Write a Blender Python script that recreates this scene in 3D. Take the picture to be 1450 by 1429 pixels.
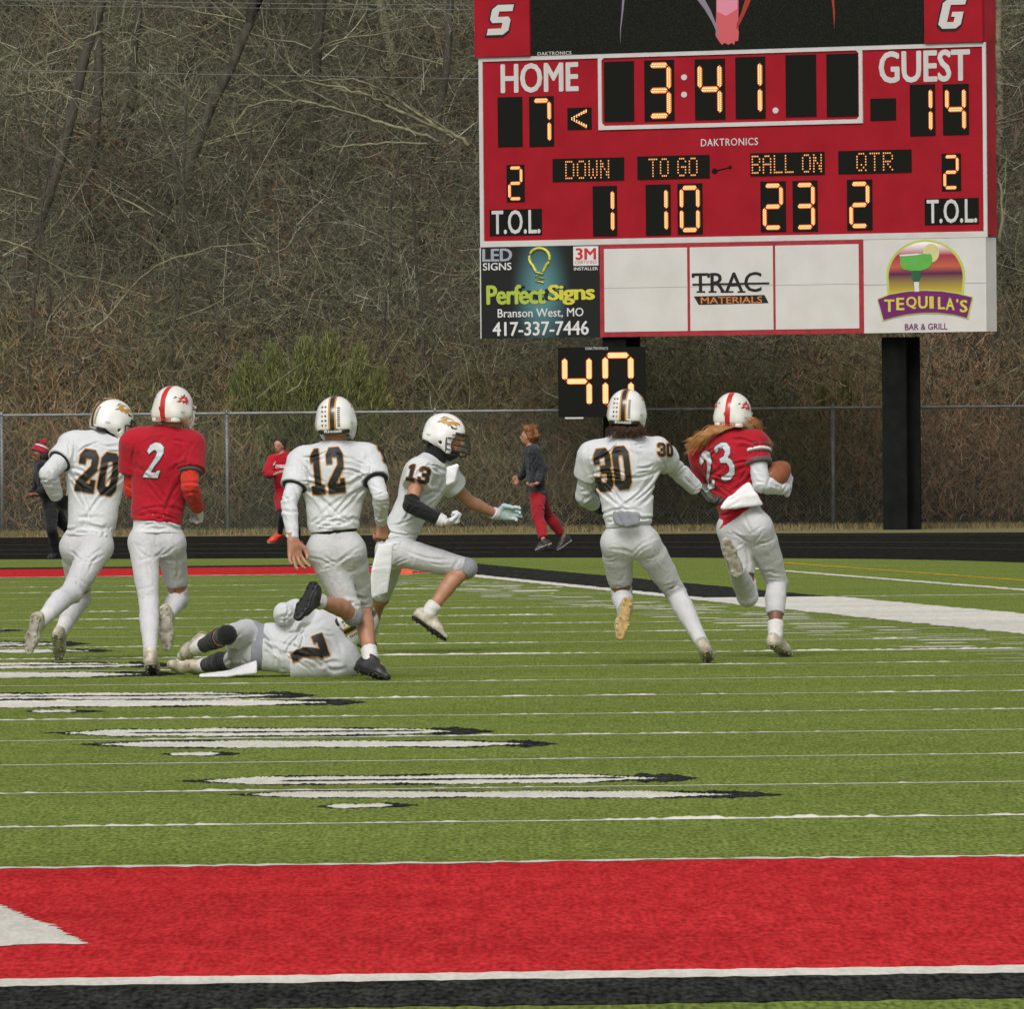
import bpy, bmesh, math, random
import numpy as np
from mathutils import Vector, Matrix
from mathutils.bvhtree import BVHTree

# ---------------------------------------------------------------- scene, camera, light
for o in list(bpy.data.objects): bpy.data.objects.remove(o)
SC = bpy.context.scene
COL = SC.collection
SC.render.engine = 'CYCLES'
FPX, CH, YH, RHO, TH, V0 = 17800.0, 1.476, 616.9, .00904, .10226, 43.21
PHI = math.atan((714.5-YH)/FPX)
CF = np.array([0, math.cos(PHI), -math.sin(PHI)])
U0 = np.array([0, math.sin(PHI), math.cos(PHI)]); X0 = np.array([1., 0, 0])
CR = math.cos(RHO)*X0-math.sin(RHO)*U0
CU = math.sin(RHO)*X0+math.cos(RHO)*U0
cam = bpy.data.cameras.new('camera'); co = bpy.data.objects.new('camera', cam); COL.objects.link(co)
cam.sensor_width = 36; cam.lens = 36*FPX/1450; cam.clip_start = 1; cam.clip_end = 2000
M = Matrix.Identity(4)
for i in range(3):
    M[i][0] = CR[i]; M[i][1] = CU[i]; M[i][2] = -CF[i]
M[2][3] = CH
co.matrix_world = M
SC.camera = co

SUN_EL, SUN_ROT = 44, 192
W = bpy.data.worlds.new('World'); SC.world = W; W.use_nodes = True
nt = W.node_tree; nt.nodes.clear()
sky = nt.nodes.new('ShaderNodeTexSky'); sky.sky_type = 'NISHITA'; sky.sun_disc = False
sky.sun_elevation = math.radians(SUN_EL); sky.sun_rotation = math.radians(SUN_ROT)
sky.air_density = 1.0; sky.dust_density = 6.0; sky.ozone_density = 1.0
hs = nt.nodes.new('ShaderNodeHueSaturation'); hs.inputs['Saturation'].default_value = .26
bg = nt.nodes.new('ShaderNodeBackground'); bg.inputs['Strength'].default_value = .118
wo = nt.nodes.new('ShaderNodeOutputWorld')
nt.links.new(sky.outputs[0], hs.inputs['Color']); nt.links.new(hs.outputs[0], bg.inputs['Color']); nt.links.new(bg.outputs[0], wo.inputs[0])
sl = bpy.data.lights.new('sun', 'SUN'); so = bpy.data.objects.new('sun', sl); COL.objects.link(so)
sl.energy = 1.05; sl.angle = math.radians(26); sl.color = (1, .98, .955)
az = math.radians(SUN_ROT)
sd = Vector((math.sin(az)*math.cos(math.radians(SUN_EL)), math.cos(az)*math.cos(math.radians(SUN_EL)), math.sin(math.radians(SUN_EL))))
so.rotation_euler = sd.to_track_quat('Z', 'Y').to_euler()
SC.view_settings.view_transform = 'Standard'; SC.view_settings.look = 'None'
SC.view_settings.exposure = 0.0; SC.view_settings.gamma = 1
try: SC.view_settings.use_curve_mapping = False
except Exception: pass

# ---------------------------------------------------------------- helpers
def ray(px, py):
    return CF+CR*(px-725)/FPX+CU*(714.5-py)/FPX
C0 = np.array([0, 0, CH])
def G(px, py, z=0.0):                       # the ground point seen there
    d = ray(px, py); return C0+d*((z-CH)/d[2])
def at(px, py, Y):                          # the point at distance Y
    d = ray(px, py); return C0+d*(Y/d[1])
RNG = np.random.RandomState(7)
def srgb(r, g, b):
    f = lambda c: ((c/255+.055)/1.055)**2.4 if c > 10 else c/255/12.92
    return (f(r), f(g), f(b))

def link(name, me, mats=None, parent=None):
    o = bpy.data.objects.new(name, me); COL.objects.link(o)
    if mats is not None and me is not None:
        for m in (mats if isinstance(mats, (list, tuple)) else [mats]): me.materials.append(m)
    if parent is not None: o.parent = parent
    return o
def tag(o, label=None, cat=None, group=None, kind=None):
    if label: o['label'] = label
    if cat: o['category'] = cat
    if group: o['group'] = group
    if kind: o['kind'] = kind
    return o
def empty(name, loc, rz=0.0):
    o = bpy.data.objects.new(name, None); COL.objects.link(o)
    o.location = loc; o.rotation_euler = (0, 0, rz); o.empty_display_size = .2
    return o
def np_mesh(name, V, F, smooth=False, tint=None):
    """V (n,3); F (m,3) or (m,4) int array"""
    V = np.asarray(V, dtype=np.float32); F = np.asarray(F, dtype=np.int32)
    me = bpy.data.meshes.new(name); k = F.shape[1]
    me.vertices.add(len(V)); me.vertices.foreach_set('co', V.ravel())
    me.loops.add(F.size); me.loops.foreach_set('vertex_index', F.ravel())
    me.polygons.add(len(F)); me.polygons.foreach_set('loop_start', np.arange(0, F.size, k, dtype=np.int32))
    if smooth: me.polygons.foreach_set('use_smooth', np.ones(len(F), dtype=bool))
    if tint is not None:
        a = me.attributes.new('tint', 'FLOAT', 'POINT'); a.data.foreach_set('value', np.asarray(tint, dtype=np.float32))
    me.update(calc_edges=True)
    return me
class MB:
    """collects simple solids and builds one mesh"""
    def __init__(s): s.v = []; s.f = []
    def add(s, vs, fs):
        n = len(s.v); s.v += [tuple(map(float, v)) for v in vs]; s.f += [tuple(i+n for i in f) for f in fs]
    def box(s, x0, x1, y0, y1, z0, z1):
        s.add([(x, y, z) for x in (x0, x1) for y in (y0, y1) for z in (z0, z1)],
              [(0, 1, 3, 2), (4, 6, 7, 5), (0, 4, 5, 1), (2, 3, 7, 6), (0, 2, 6, 4), (1, 5, 7, 3)])
    def tube(s, pts, r, n=6, cap=True):
        pts = [np.array(p, float) for p in pts]; rs = r if isinstance(r, (list, tuple)) else [r]*len(pts)
        vs = []; fs = []
        for i, p in enumerate(pts):
            t = pts[min(i+1, len(pts)-1)]-pts[max(i-1, 0)]; t = t/(np.linalg.norm(t)+1e-9)
            a = np.cross(t, (0, 0, 1) if abs(t[2]) < .9 else (1, 0, 0)); a /= np.linalg.norm(a); b = np.cross(t, a)
            for k in range(n):
                q = 2*math.pi*k/n; vs.append(p+rs[i]*(a*math.cos(q)+b*math.sin(q)))
        for i in range(len(pts)-1):
            for k in range(n):
                k2 = (k+1) % n; fs.append((i*n+k, i*n+k2, (i+1)*n+k2, (i+1)*n+k))
        if cap: fs.append(tuple(range(n))[::-1]); fs.append(tuple((len(pts)-1)*n+k for k in range(n)))
        s.add(vs, fs)
    def prism(s, poly, y0, y1):             # poly in (x,z), extruded along y
        n = len(poly)
        s.add([(x, y0, z) for x, z in poly]+[(x, y1, z) for x, z in poly],
              [tuple(range(n))[::-1], tuple(range(n, 2*n))]+[(i, (i+1) % n, n+(i+1) % n, n+i) for i in range(n)])
    def build(s, name, m, parent=None, smooth=False):
        me = bpy.data.meshes.new(name); me.from_pydata(s.v, [], s.f)
        bm = bmesh.new(); bm.from_mesh(me); bmesh.ops.recalc_face_normals(bm, faces=bm.faces); bm.to_mesh(me); bm.free()
        if smooth:
            for p in me.polygons: p.use_smooth = True
        return link(name, me, m, parent)

# ---------------------------------------------------------------- materials
def mat(name, col, rough=.8, var=.12, scale=8.0, bump=0.0, bscale=60.0, col2=None, metal=0.0, sheen=0.0, stretch=None,
        fold=0.0, fscale=7.0, spec=.5, detail=4.0, fine=0.0, fines=400.0, coat=0.0, big=0.0):
    m = bpy.data.materials.new(name); m.use_nodes = True
    n = m.node_tree.nodes; L = m.node_tree.links; b = n['Principled BSDF']
    b.inputs['Roughness'].default_value = rough; b.inputs['Metallic'].default_value = metal
    b.inputs['Specular IOR Level'].default_value = spec
    b.inputs['Sheen Weight'].default_value = sheen
    b.inputs['Coat Weight'].default_value = coat
    tc = n.new('ShaderNodeTexCoord'); src = tc.outputs['Object']
    if stretch:
        mp = n.new('ShaderNodeMapping'); mp.inputs['Scale'].default_value = stretch; L.new(src, mp.inputs[0]); src = mp.outputs[0]
    t = n.new('ShaderNodeTexNoise'); t.inputs['Scale'].default_value = scale; t.inputs['Detail'].default_value = detail
    L.new(src, t.inputs['Vector'])
    cr = n.new('ShaderNodeValToRGB'); L.new(t.outputs[0], cr.inputs[0])
    c2 = col2 or tuple(c*(1-2*var) for c in col)
    cr.color_ramp.elements[0].position = .32; cr.color_ramp.elements[1].position = .68
    cr.color_ramp.elements[0].color = (*c2, 1)
    c1 = col if col2 else tuple(min(1, c*(1+var)) for c in col)
    cr.color_ramp.elements[1].color = (*c1, 1)
    out = cr.outputs[0]
    if fine:
        t2 = n.new('ShaderNodeTexNoise'); t2.inputs['Scale'].default_value = fines; t2.inputs['Detail'].default_value = 1
        L.new(src, t2.inputs['Vector'])
        mr = n.new('ShaderNodeMapRange'); mr.inputs[1].default_value = .3; mr.inputs[2].default_value = .7
        mr.inputs[3].default_value = 1-fine; mr.inputs[4].default_value = 1+fine; L.new(t2.outputs[0], mr.inputs[0])
        mx = n.new('ShaderNodeVectorMath'); mx.operation = 'SCALE'; L.new(out, mx.inputs[0]); L.new(mr.outputs[0], mx.inputs['Scale'])
        out = mx.outputs[0]
    if big:
        t5 = n.new('ShaderNodeTexNoise'); t5.inputs['Scale'].default_value = .45; t5.inputs['Detail'].default_value = 5; L.new(tc.outputs['Object'], t5.inputs['Vector'])
        m5 = n.new('ShaderNodeMapRange'); m5.inputs[1].default_value = .3; m5.inputs[2].default_value = .7; m5.inputs[3].default_value = 1-big; m5.inputs[4].default_value = 1+big; L.new(t5.outputs[0], m5.inputs[0])
        v5 = n.new('ShaderNodeVectorMath'); v5.operation = 'SCALE'; L.new(out, v5.inputs[0]); L.new(m5.outputs[0], v5.inputs['Scale']); out = v5.outputs[0]
    L.new(out, b.inputs['Base Color'])
    prev = None
    if bump:
        t3 = n.new('ShaderNodeTexNoise'); t3.inputs['Scale'].default_value = bscale; t3.inputs['Detail'].default_value = 3
        L.new(src, t3.inputs['Vector'])
        bp = n.new('ShaderNodeBump'); bp.inputs['Strength'].default_value = bump; bp.inputs['Distance'].default_value = .01
        L.new(t3.outputs[0], bp.inputs['Height']); prev = bp
    if fold:
        t4 = n.new('ShaderNodeTexNoise'); t4.inputs['Scale'].default_value = fscale; t4.inputs['Detail'].default_value = 2.5
        t4.inputs['Distortion'].default_value = 1.6
        L.new(src, t4.inputs['Vector'])
        b2 = n.new('ShaderNodeBump'); b2.inputs['Strength'].default_value = fold; b2.inputs['Distance'].default_value = .06
        L.new(t4.outputs[0], b2.inputs['Height'])
        if prev: L.new(prev.outputs[0], b2.inputs['Normal'])
        prev = b2
    if prev: L.new(prev.outputs[0], b.inputs['Normal'])
    return m
def emis(name, col, strength):
    m = bpy.data.materials.new(name); m.use_nodes = True; b = m.node_tree.nodes['Principled BSDF']
    b.inputs['Base Color'].default_value = (.05, .02, .01, 1); b.inputs['Emission Color'].default_value = (*col, 1)
    b.inputs['Emission Strength'].default_value = strength
    return m
def tintmat(name, ramp, rough=.9, attr='tint'):
    m = bpy.data.materials.new(name); m.use_nodes = True; n = m.node_tree.nodes; L = m.node_tree.links; b = n['Principled BSDF']
    b.inputs['Roughness'].default_value = rough; b.inputs['Specular IOR Level'].default_value = .2
    a = n.new('ShaderNodeAttribute'); a.attribute_name = attr
    cr = n.new('ShaderNodeValToRGB'); L.new(a.outputs['Fac'], cr.inputs[0])
    els = cr.color_ramp.elements
    while len(els) < len(ramp): els.new(.5)
    for e, (p, c) in zip(els, ramp): e.position = p; e.color = (*c, 1)
    L.new(cr.outputs[0], b.inputs['Base Color'])
    return m

# ---------------------------------------------------------------- the field
CT, ST = math.cos(TH), math.sin(TH)
def FV(u, v, z=0.0): return (u*CT-v*ST, u*ST+v*CT, z)     # field frame: u across, v along
def uv(p): return (p[0]*CT+p[1]*ST, -p[0]*ST+p[1]*CT)
YD = .9144
TURF_FINE = dict(stretch=(1, .10, 1), scale=14, detail=8, fine=.4, fines=60, rough=1.0, spec=0.0, big=.10)
def turfmat(name, c, c2, **k):
    a = dict(TURF_FINE); a.update(k); return mat(name, c, col2=c2, **a)
M_TURF = turfmat('turf_green', (.176, .218, .054), (.130, .172, .038))
M_TWHITE = turfmat('turf_white', (.66, .64, .57), (.56, .54, .47), fine=.09)
M_TRED = turfmat('turf_red', (.52, .034, .037), (.40, .021, .024), fine=.30)
M_TBLACK = turfmat('turf_black', (.040, .041, .036), (.020, .021, .019), fine=.6)
M_TYEL = turfmat('turf_yellow', (.50, .32, .03), (.36, .24, .03))
def sheet(name, pts, z, m, label=None):
    z *= .2
    me = bpy.data.meshes.new(name); me.from_pydata([(p[0], p[1], z) for p in pts], [], [tuple(range(len(pts)))])
    o = link(name, me, m); tag(o, kind='structure'); return o
sheet('ground', [(-400, -60), (400, -60), (400, 700), (-400, 700)], -.02,
      mat('earth', (.10, .085, .045), col2=(.06, .05, .03), scale=1.5))
def band(name, u0, u1, v0, v1, z, m, jit=.02, step=.04, jv=None):
    """a marking whose edges are ragged like the fibre they are made of"""
    jv = jit if jv is None else jv; z *= .2
    V = []; F = []
    if (u1-u0) >= (v1-v0):
        n = min(1400, max(2, int((u1-u0)/step)))
        us = np.linspace(u0, u1, n); a = v0+jv*(RNG.rand(n)-.5)*2; b = v1+jv*(RNG.rand(n)-.5)*2
        lf = np.interp(np.arange(n), np.arange(0, n+30, 14), RNG.rand(len(np.arange(0, n+30, 14))))-.5; a = a+lf*jv; b = b+np.roll(lf, 5)*jv
        for i in range(n): V += [FV(us[i], a[i], z), FV(us[i], b[i], z)]
    else:
        n = min(2500, max(2, int((v1-v0)/step)))
        vs = np.linspace(v0, v1, n); a = u0+jit*(RNG.rand(n)-.5)*2; b = u1+jit*(RNG.rand(n)-.5)*2
        for i in range(n): V += [FV(b[i], vs[i], z), FV(a[i], vs[i], z)]
    F = [(2*i, 2*i+2, 2*i+3, 2*i+1) for i in range(n-1)]
    return tag(link(name, np_mesh(name, V, F), m), kind='structure')
US = 13.0                                   # inner edge of the right sideline
UL = US-48.77
# turf carpet: reaches to the inner edge of the curved track
near = [G(x, y) for x, y in ((-900, 803), (-400, 796), (0, 792.5), (250, 791.5), (500, 790.5), (725, 790), (950, 790), (1100, 790.7), (1250, 792), (1350, 793.7), (1450, 797), (1650, 806), (2100, 835))]
tp = [(n_[0], n_[1]) for n_ in near]
sheet('turf_field', [(-60, -30), (30, -30), (30, tp[-1][1])]+tp[::-1]+[(-60, tp[0][1])], 0, M_TURF)
# running track behind it
M_TRACK = mat('track_rubber', (.026, .025, .021), col2=(.012, .012, .010), rough=.9, scale=12, detail=8, stretch=(1, .08, 1), fine=.5, fines=70, spec=0.0)
far = [G(x, y) for x, y in ((2100, 752), (1450, 754), (1100, 755.5), (725, 757), (300, 759.5), (0, 761.5), (-400, 765), (-900, 768))]
sheet('running_track', [(n_[0], n_[1]) for n_ in near]+[(n_[0], n_[1]) for n_ in far], .004, M_TRACK)
M_LANE = mat('lane_paint', (.10, .095, .085), col2=(.04, .04, .035), scale=30, stretch=(1, .1, 1))
def lane(f, x0, x1, w=.05):
    V = []; xs = np.linspace(x0, x1, 60)
    nx = [p[0] for p in ((-900, 0), (-400, 0), (0, 0), (250, 0), (500, 0), (725, 0), (950, 0), (1100, 0), (1250, 0), (1350, 0), (1450, 0), (1650, 0), (2100, 0))]
    ny = [803, 796, 792.5, 791.5, 790.5, 790, 790, 790.7, 792, 793.7, 797, 806, 835]
    fx = [-900, -400, 0, 300, 725, 1100, 1450, 2100]; fy = [768, 765, 761.5, 759.5, 757, 755.5, 754, 752]
    for x in xs:
        y = np.interp(x, nx, ny)*(1-f)+np.interp(x, fx, fy)*f
        g = G(x, y); V += [(g[0], g[1]-w, .012), (g[0], g[1]+w, .012)]
    return tag(link('lane_line', np_mesh('lane_line', V, [(2*i, 2*i+2, 2*i+3, 2*i+1) for i in range(len(xs)-1)]), M_LANE), kind='structure')
for f, a, b in ((.90, 1100, 1900), (.62, -600, 1900), (.40, -600, 1900), (.2, -600, 700)): lane(f, a, b, .10)
# dry verge between the track and the wood
M_VERGE = mat('dry_verge', (.20, .17, .06), col2=(.10, .10, .035), scale=9, detail=7, stretch=(1, .3, 1), rough=1, fine=.4, fines=60)
sheet('verge', [(n_[0], n_[1]) for n_ in far]+[(-60, 215), (60, 215)], .002, M_VERGE)

v = lambda y: V0+y*YD
band('end_border', UL-3, US+1.6, v(-10)-1.70, v(-10)-.12, .010, M_TBLACK, jv=.05, step=.03)
band('end_line', UL-3, US+1.6, v(-10)-.22, v(-10)+.26, .014, M_TWHITE, jv=.035, step=.03)
band('end_zone', UL, US, v(-10)+.10, v(0)-.0, .006, M_TRED, jv=.05, step=.04)
band('goal_line', UL, US, v(0)-.05, v(0)+.10, .014, M_TWHITE, jv=.07, step=.05)
band('end_zone', UL, US, v(100)+.1, v(109.2), .008, M_TRED, jv=.1, step=.06)
band('goal_line', UL, US, v(100)-.15, v(100)+.15, .016, M_TWHITE, jv=.1, step=.06)
band('end_border', UL-3, US+1.2, v(109.2)+.02, v(111.4), .010, M_TBLACK, jv=.1, step=.06)
VT = 112.3                                  # white team area ends here, black goes on
band('sideline', US, US+1.45, -12, VT, .012, M_TWHITE, jit=.05, step=.15)
band('sideline', US, US+.24, VT, v(109.2), .016, M_TWHITE, jit=.03, step=.15)
band('sideline_border', US+.2, US+1.40, VT, v(111.4), .010, M_TBLACK, jit=.03, step=.15)
band('restraining_line', US+3.55, US+3.70, 60, 137.5, .012, M_TWHITE, jit=.03, step=.2)
band('touchline', US+4.60, US+4.72, 60, 143, .012, M_TYEL, jit=.02, step=.2)
band('touchline', US+1.5, 40, VT-.12, VT+.12, .013, M_TWHITE, jv=.06)

def tuft_line(name, u0, u1, vc, w=.05, hh=.016, lo=.25, seed=0):
    """a stitched line of upright fibres; its pile stands and lies in turns"""
    r = np.random.RandomState(seed); n = int((u1-u0)/.028); us = np.linspace(u0, u1, n)
    k = np.interp(np.arange(n), np.arange(0, n+40, 22), r.rand(len(np.arange(0, n+40, 22))))
    k2 = np.interp(np.arange(n), np.arange(0, n+8, 4), r.rand(len(np.arange(0, n+8, 4))))
    h = hh*np.clip(lo+1.15*(k-.45)+.55*(k2-.5)+.25*r.randn(n), .05, 1.6); h[0] = h[-1] = .002
    j = .03*(k2-.5)
    P = [np.stack([us, vc+j-w, np.full(n, .002)], 1), np.stack([us, vc+j-w*.5, h], 1), np.stack([us, vc+j+w*.5, h], 1), np.stack([us, vc+j+w, np.full(n, .002)], 1)]
    A = np.stack(P, 1).reshape(-1, 3)
    V = np.stack([A[:, 0]*CT-A[:, 1]*ST, A[:, 0]*ST+A[:, 1]*CT, A[:, 2]], 1)
    i = np.arange(n-1)[:, None]*4
    F = np.concatenate([np.hstack([i+q, i+4+q, i+5+q, i+1+q]) for q in range(3)])
    return tag(link(name, np_mesh(name, V, F), M_TWHITE), kind='structure')
for k in range(1, 20):
    tuft_line('yard_line', US-24 if k > 8 else US-20, US-.1, v(5*k), w=.045, hh=(.0075, .0100, .0092, .0065)[k % 4]*(.8 if k > 11 else 1), lo=(.18, .42, .30, .12)[k % 4], seed=k)
# one-yard ticks beside the sideline and on the hash rows
tick = MB(); r_ = random.Random(3)
for k in range(1, 100):
    if k % 5 == 0: continue
    for ua, ub in ((US-.9, US-.1), (US-1.4, US-1.1)):
        for q in range(1):
            a = ua+r_.uniform(-.25, .25); b = a+r_.uniform(.25, .6); vv = v(k)+r_.uniform(-.25, .25); h = r_.uniform(.001, .007)
            P = [FV(a, vv-.04, .002), FV(a, vv+.04, .002), FV(a+.05, vv, h), FV(b-.05, vv, h), FV(b, vv-.04, .002), FV(b, vv+.04, .002)]
            tick.add(P, [(0, 4, 3, 2), (1, 2, 3, 5), (0, 2, 1), (4, 5, 3)])
tag(tick.build('hash_marks', M_TWHITE), kind='structure')

def lens(name, x0, x1, ya, yb, t, z, m, pl=.5, pr=.5, seed=0, jag=.22):
    """a long painted stroke of the midfield lettering, given by its two ends"""
    z *= .2; r = np.random.RandomState(seed+int(x0)+int(ya*7)); n = max(8, int((x1-x0)/2.2)); V = []
    s = np.linspace(0, 1, n); w = np.minimum(1, np.minimum((s/(pl*.4+1e-3)), ((1-s)/(pr*.4+1e-3))))**.9
    w = w*(.82+.18*np.sin(s*17+seed+x0)*np.sin(s*7.3+ya)); k_ = np.interp(np.arange(n), np.arange(0, n+6, 3), r.rand(len(np.arange(0, n+6, 3))))-.5
    for i in range(n):
        x = x0+(x1-x0)*s[i]; y = ya+(yb-ya)*s[i]
        hj = jag*t
        g0 = G(x, y+t*w[i]+hj*(r.rand()-.5)+1.1*k_[i]); g1 = G(x, y-t*w[i]+hj*(r.rand()-.5)+1.1*k_[(i*7) % n])
        V += [(g0[0], g0[1], z), (g1[0], g1[1], z)]
    return tag(link(name, np_mesh(name, V, [(2*i, 2*i+2, 2*i+3, 2*i+1) for i in range(n-1)]), m), kind='structure')
LET = 'midfield_lettering'
def row(bx0, wx0, wx1, bx1, y0, y1, t, twin=True):
    lens(LET, bx0, bx1, y0-.3, y1-.3, t*1.22, .006, M_TBLACK, .4, .5)
    lens(LET, wx1-(bx1-wx1)*.6, bx1, y1-.6, y1+.2, t*1.12, .007, M_TBLACK, .2, 1.1)
    lens(LET, wx0, wx1, y0+(y1-y0)*.05, y0+(y1-y0)*.95, t*1.04, .010, M_TWHITE, .34, .42)
    if twin: lens(LET, wx0+(wx1-wx0)*.16, wx0+(wx1-wx0)*.93, y0, y1-.4, t*.20, .014, M_TBLACK, .1, .1)
row(248, 290, 930, 990, 1107, 1102.5, 6.5); row(320, 346, 1035, 1108, 1126, 1126, 5.0, False); row(448, 462, 556, 592, 1143, 1141, 3.0, False)
row(60, 92, 640, 700, 1039, 1036, 5.6); row(104, 140, 740, 790, 1055, 1054, 5.0, False); row(228, 240, 312, 340, 1069, 1068, 2.6, False)
row(-240, -200, 400, 448, 988, 985, 4.6); row(-200, -180, 462, 520, 999, 995, 4.8, False); row(30, 44, 108, 150, 1008, 1008, 1.8, False)
row(-300, -260, 206, 250, 945, 942, 4.2); row(-300, -260, 200, 262, 959, 955, 3.8, False)
row(-300, -260, 84, 128, 914, 912, 3.2); row(-300, -260, 126, 162, 923.5, 922, 2.4, False)
row(-300, -260, 6, 32, 893, 893, 2.0, False)
# the corner of a white end-zone letter
wl = [G(x, y) for x, y in ((-260, 1220), (0, 1283), (30, 1297), (70, 1311), (100, 1327), (127, 1338), (60, 1338), (0, 1341), (-300, 1345))]
pp = []
for i in range(len(wl)):
    a, b = wl[i], wl[(i+1) % len(wl)]; n = max(1, int(np.linalg.norm(b-a)/.03)); n = min(n, 60)
    for k in range(n):
        q = a+(b-a)*k/n; pp.append((q[0]+.010*RNG.randn(), q[1]) if abs(b[1]-a[1]) > abs(b[0]-a[0]) else (q[0], q[1]+.03*RNG.randn()))
sheet('end_zone_letter', pp, .014, M_TWHITE)
# goal line pylon
def pylon():
    p = G(576, 813); e = empty('pylon', (p[0], p[1], 0)); m = MB()
    m.add([(-.07, -.07, 0), (.07, -.07, 0), (.07, .07, 0), (-.07, .07, 0), (-.05, -.05, .42), (.05, -.05, .42), (.05, .05, .42), (-.05, .05, .42)][:4]
          + [(-.052, -.052, .1), (.052, -.052, .1), (.052, .052, .1), (-.052, .052, .1)],
          [(0, 1, 2, 3), (4, 5, 6, 7), (0, 1, 5, 4), (1, 2, 6, 5), (2, 3, 7, 6), (3, 0, 4, 7)])
    m.box(-.055, .055, -.055, .055, .0, .10)
    MO = mat('pylon_orange', (.72, .10, .05), rough=.6)
    m2 = MB(); m2.box(-.06, .06, -.05, .05, .0, .06)
    m2.build('body', MO, e)
    m3 = MB(); m3.box(-.07, .07, -.06, .06, 0, .012); m3.build('base', MO, e)
    tag(e, 'small orange foam pylon lying at the far goal line corner beside the white sideline', 'pylon')
pylon()
# ---------------------------------------------------------------- wooded hill
def hill_h(x, y):
    x = np.asarray(x, float); y = np.asarray(y, float)
    t = np.clip(y-195.5, 0, None)
    h = .43*t+.35*np.sin(x*.5+y*.3)*np.clip(t/8, 0, 1)+.25*np.sin(x*1.3-y*.7)*np.clip(t/8, 0, 1)
    return np.where(y < 195.5, 0, np.minimum(h, 34+.05*t))
xs = np.linspace(-90, 90, 121); ys = np.concatenate([np.linspace(194.5, 232, 90), np.linspace(236, 330, 24)])
XX, YY = np.meshgrid(xs, ys); ZZ = hill_h(XX, YY)-.05
nx_ = len(xs); idx = np.arange(len(ys)*nx_).reshape(len(ys), nx_)
F = np.stack([idx[:-1, :-1], idx[:-1, 1:], idx[1:, 1:], idx[1:, :-1]], -1).reshape(-1, 4)
M_HILL = mat('leaf_litter', (.085, .078, .052), col2=(.035, .034, .024), scale=5, detail=10, rough=1, fine=.5, fines=22, spec=.1)
tag(link('hillside', np_mesh('hillside', np.stack([XX, YY, ZZ], -1).reshape(-1, 3), F, smooth=True), M_HILL), kind='structure')

def fieldnoise(x, y, s, seed):
    r = np.random.RandomState(seed); o = np.zeros_like(x)
    for k in range(7):
        a = r.rand()*6.28; f = s*(.6+1.6*r.rand()); o += np.sin((x*math.cos(a)+y*math.sin(a))*f+r.rand()*6.28)
    return o/7*1.9
def ribbons(name, P, D, W, tint, m, bend=.25, seg=2, seed=0, parent=None, kind='stuff', up=0.0):
    """thin bent twigs: P start, D direction*length, W half width; each a pair of crossed-over strips facing mixed ways"""
    r = np.random.RandomState(seed); n = len(P)
    nrm = r.randn(n, 3); nrm[:, 1] -= 1.2; side = np.cross(D, nrm); side /= (np.linalg.norm(side, axis=1, keepdims=True)+1e-9)
    bvec = r.randn(n, 3)*bend*np.linalg.norm(D, axis=1, keepdims=True); bvec[:, 2] += up*np.linalg.norm(D, axis=1)
    V = np.zeros((n, (seg+1)*2, 3), np.float32)
    for k in range(seg+1):
        t = k/seg; c = P+D*t+bvec*(4*t*(1-t))*.5; w = W[:, None]*(1-.72*t)
        V[:, 2*k] = c-side*w; V[:, 2*k+1] = c+side*w
    base = (np.arange(n)*(seg+1)*2)[:, None]
    F = np.concatenate([base+np.array([[2*k, 2*k+1, 2*k+3, 2*k+2]]) for k in range(seg)])
    o = link(name, np_mesh(name, V.reshape(-1, 3), F, tint=np.repeat(tint, (seg+1)*2)), m, parent)
    if kind: o['kind'] = kind
    return o
M_TWIG = tintmat('twig_bark', [(0, (.034, .030, .022)), (.28, (.085, .075, .052)), (.48, (.130, .116, .082)), (.66, (.142, .150, .078)), (.82, (.22, .22, .13)), (1, (.42, .40, .31))])
M_LEAF = tintmat('dead_leaf', [(0, (.040, .022, .018)), (.4, (.10, .045, .032)), (.7, (.20, .085, .045)), (.9, (.26, .15, .07)), (1, (.38, .27, .15))])
M_WEED = tintmat('dry_weed', [(0, (.07, .065, .035)), (.3, (.15, .155, .06)), (.55, (.25, .19, .10)), (.8, (.36, .18, .10)), (1, (.46, .34, .21))])
M_BARK = mat('bark_grey', (.082, .074, .055), col2=(.038, .034, .026), scale=10, detail=8, rough=1, stretch=(1, 1, .25), bump=.6, bscale=40)
M_BARKL = mat('bark_lichen', (.27, .255, .155), col2=(.13, .125, .07), scale=9, detail=8, rough=1, bump=.5, bscale=40)
M_TWIGB = mat('twig_brown', (.17, .14, .09), col2=(.09, .075, .05), scale=6, rough=1)
def scatter(n, seed, y0=196.5, y1=222, xh=12.5):
    q = np.random.RandomState(seed); y = y0+(y1-y0)*q.rand(n); x = (q.rand(n)*2-1)*xh
    return x, y, q
# fine twigs, denser near the front
n = 215000; x, y, q = scatter(n, 21)
hh = np.where(q.rand(n) < .72, q.rand(n)**1.3*2.4, q.rand(n)*5.5)
P = np.stack([x, y, hill_h(x, y)+hh], 1)
ln = .12+.55*q.rand(n)**2
d = q.randn(n, 3); d[:, 2] = d[:, 2]*.8+.35; d /= np.linalg.norm(d, axis=1, keepdims=True)
nz = fieldnoise(x*1.0, hill_h(x, y)+hh, 1.1, 5)
tint = np.clip(.42+.25*q.randn(n)+.14*nz, 0, .97)
ribbons('brush', P, d*ln[:, None], .0025+.0040*q.rand(n), tint, M_TWIG, bend=.32, seed=31)
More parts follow.
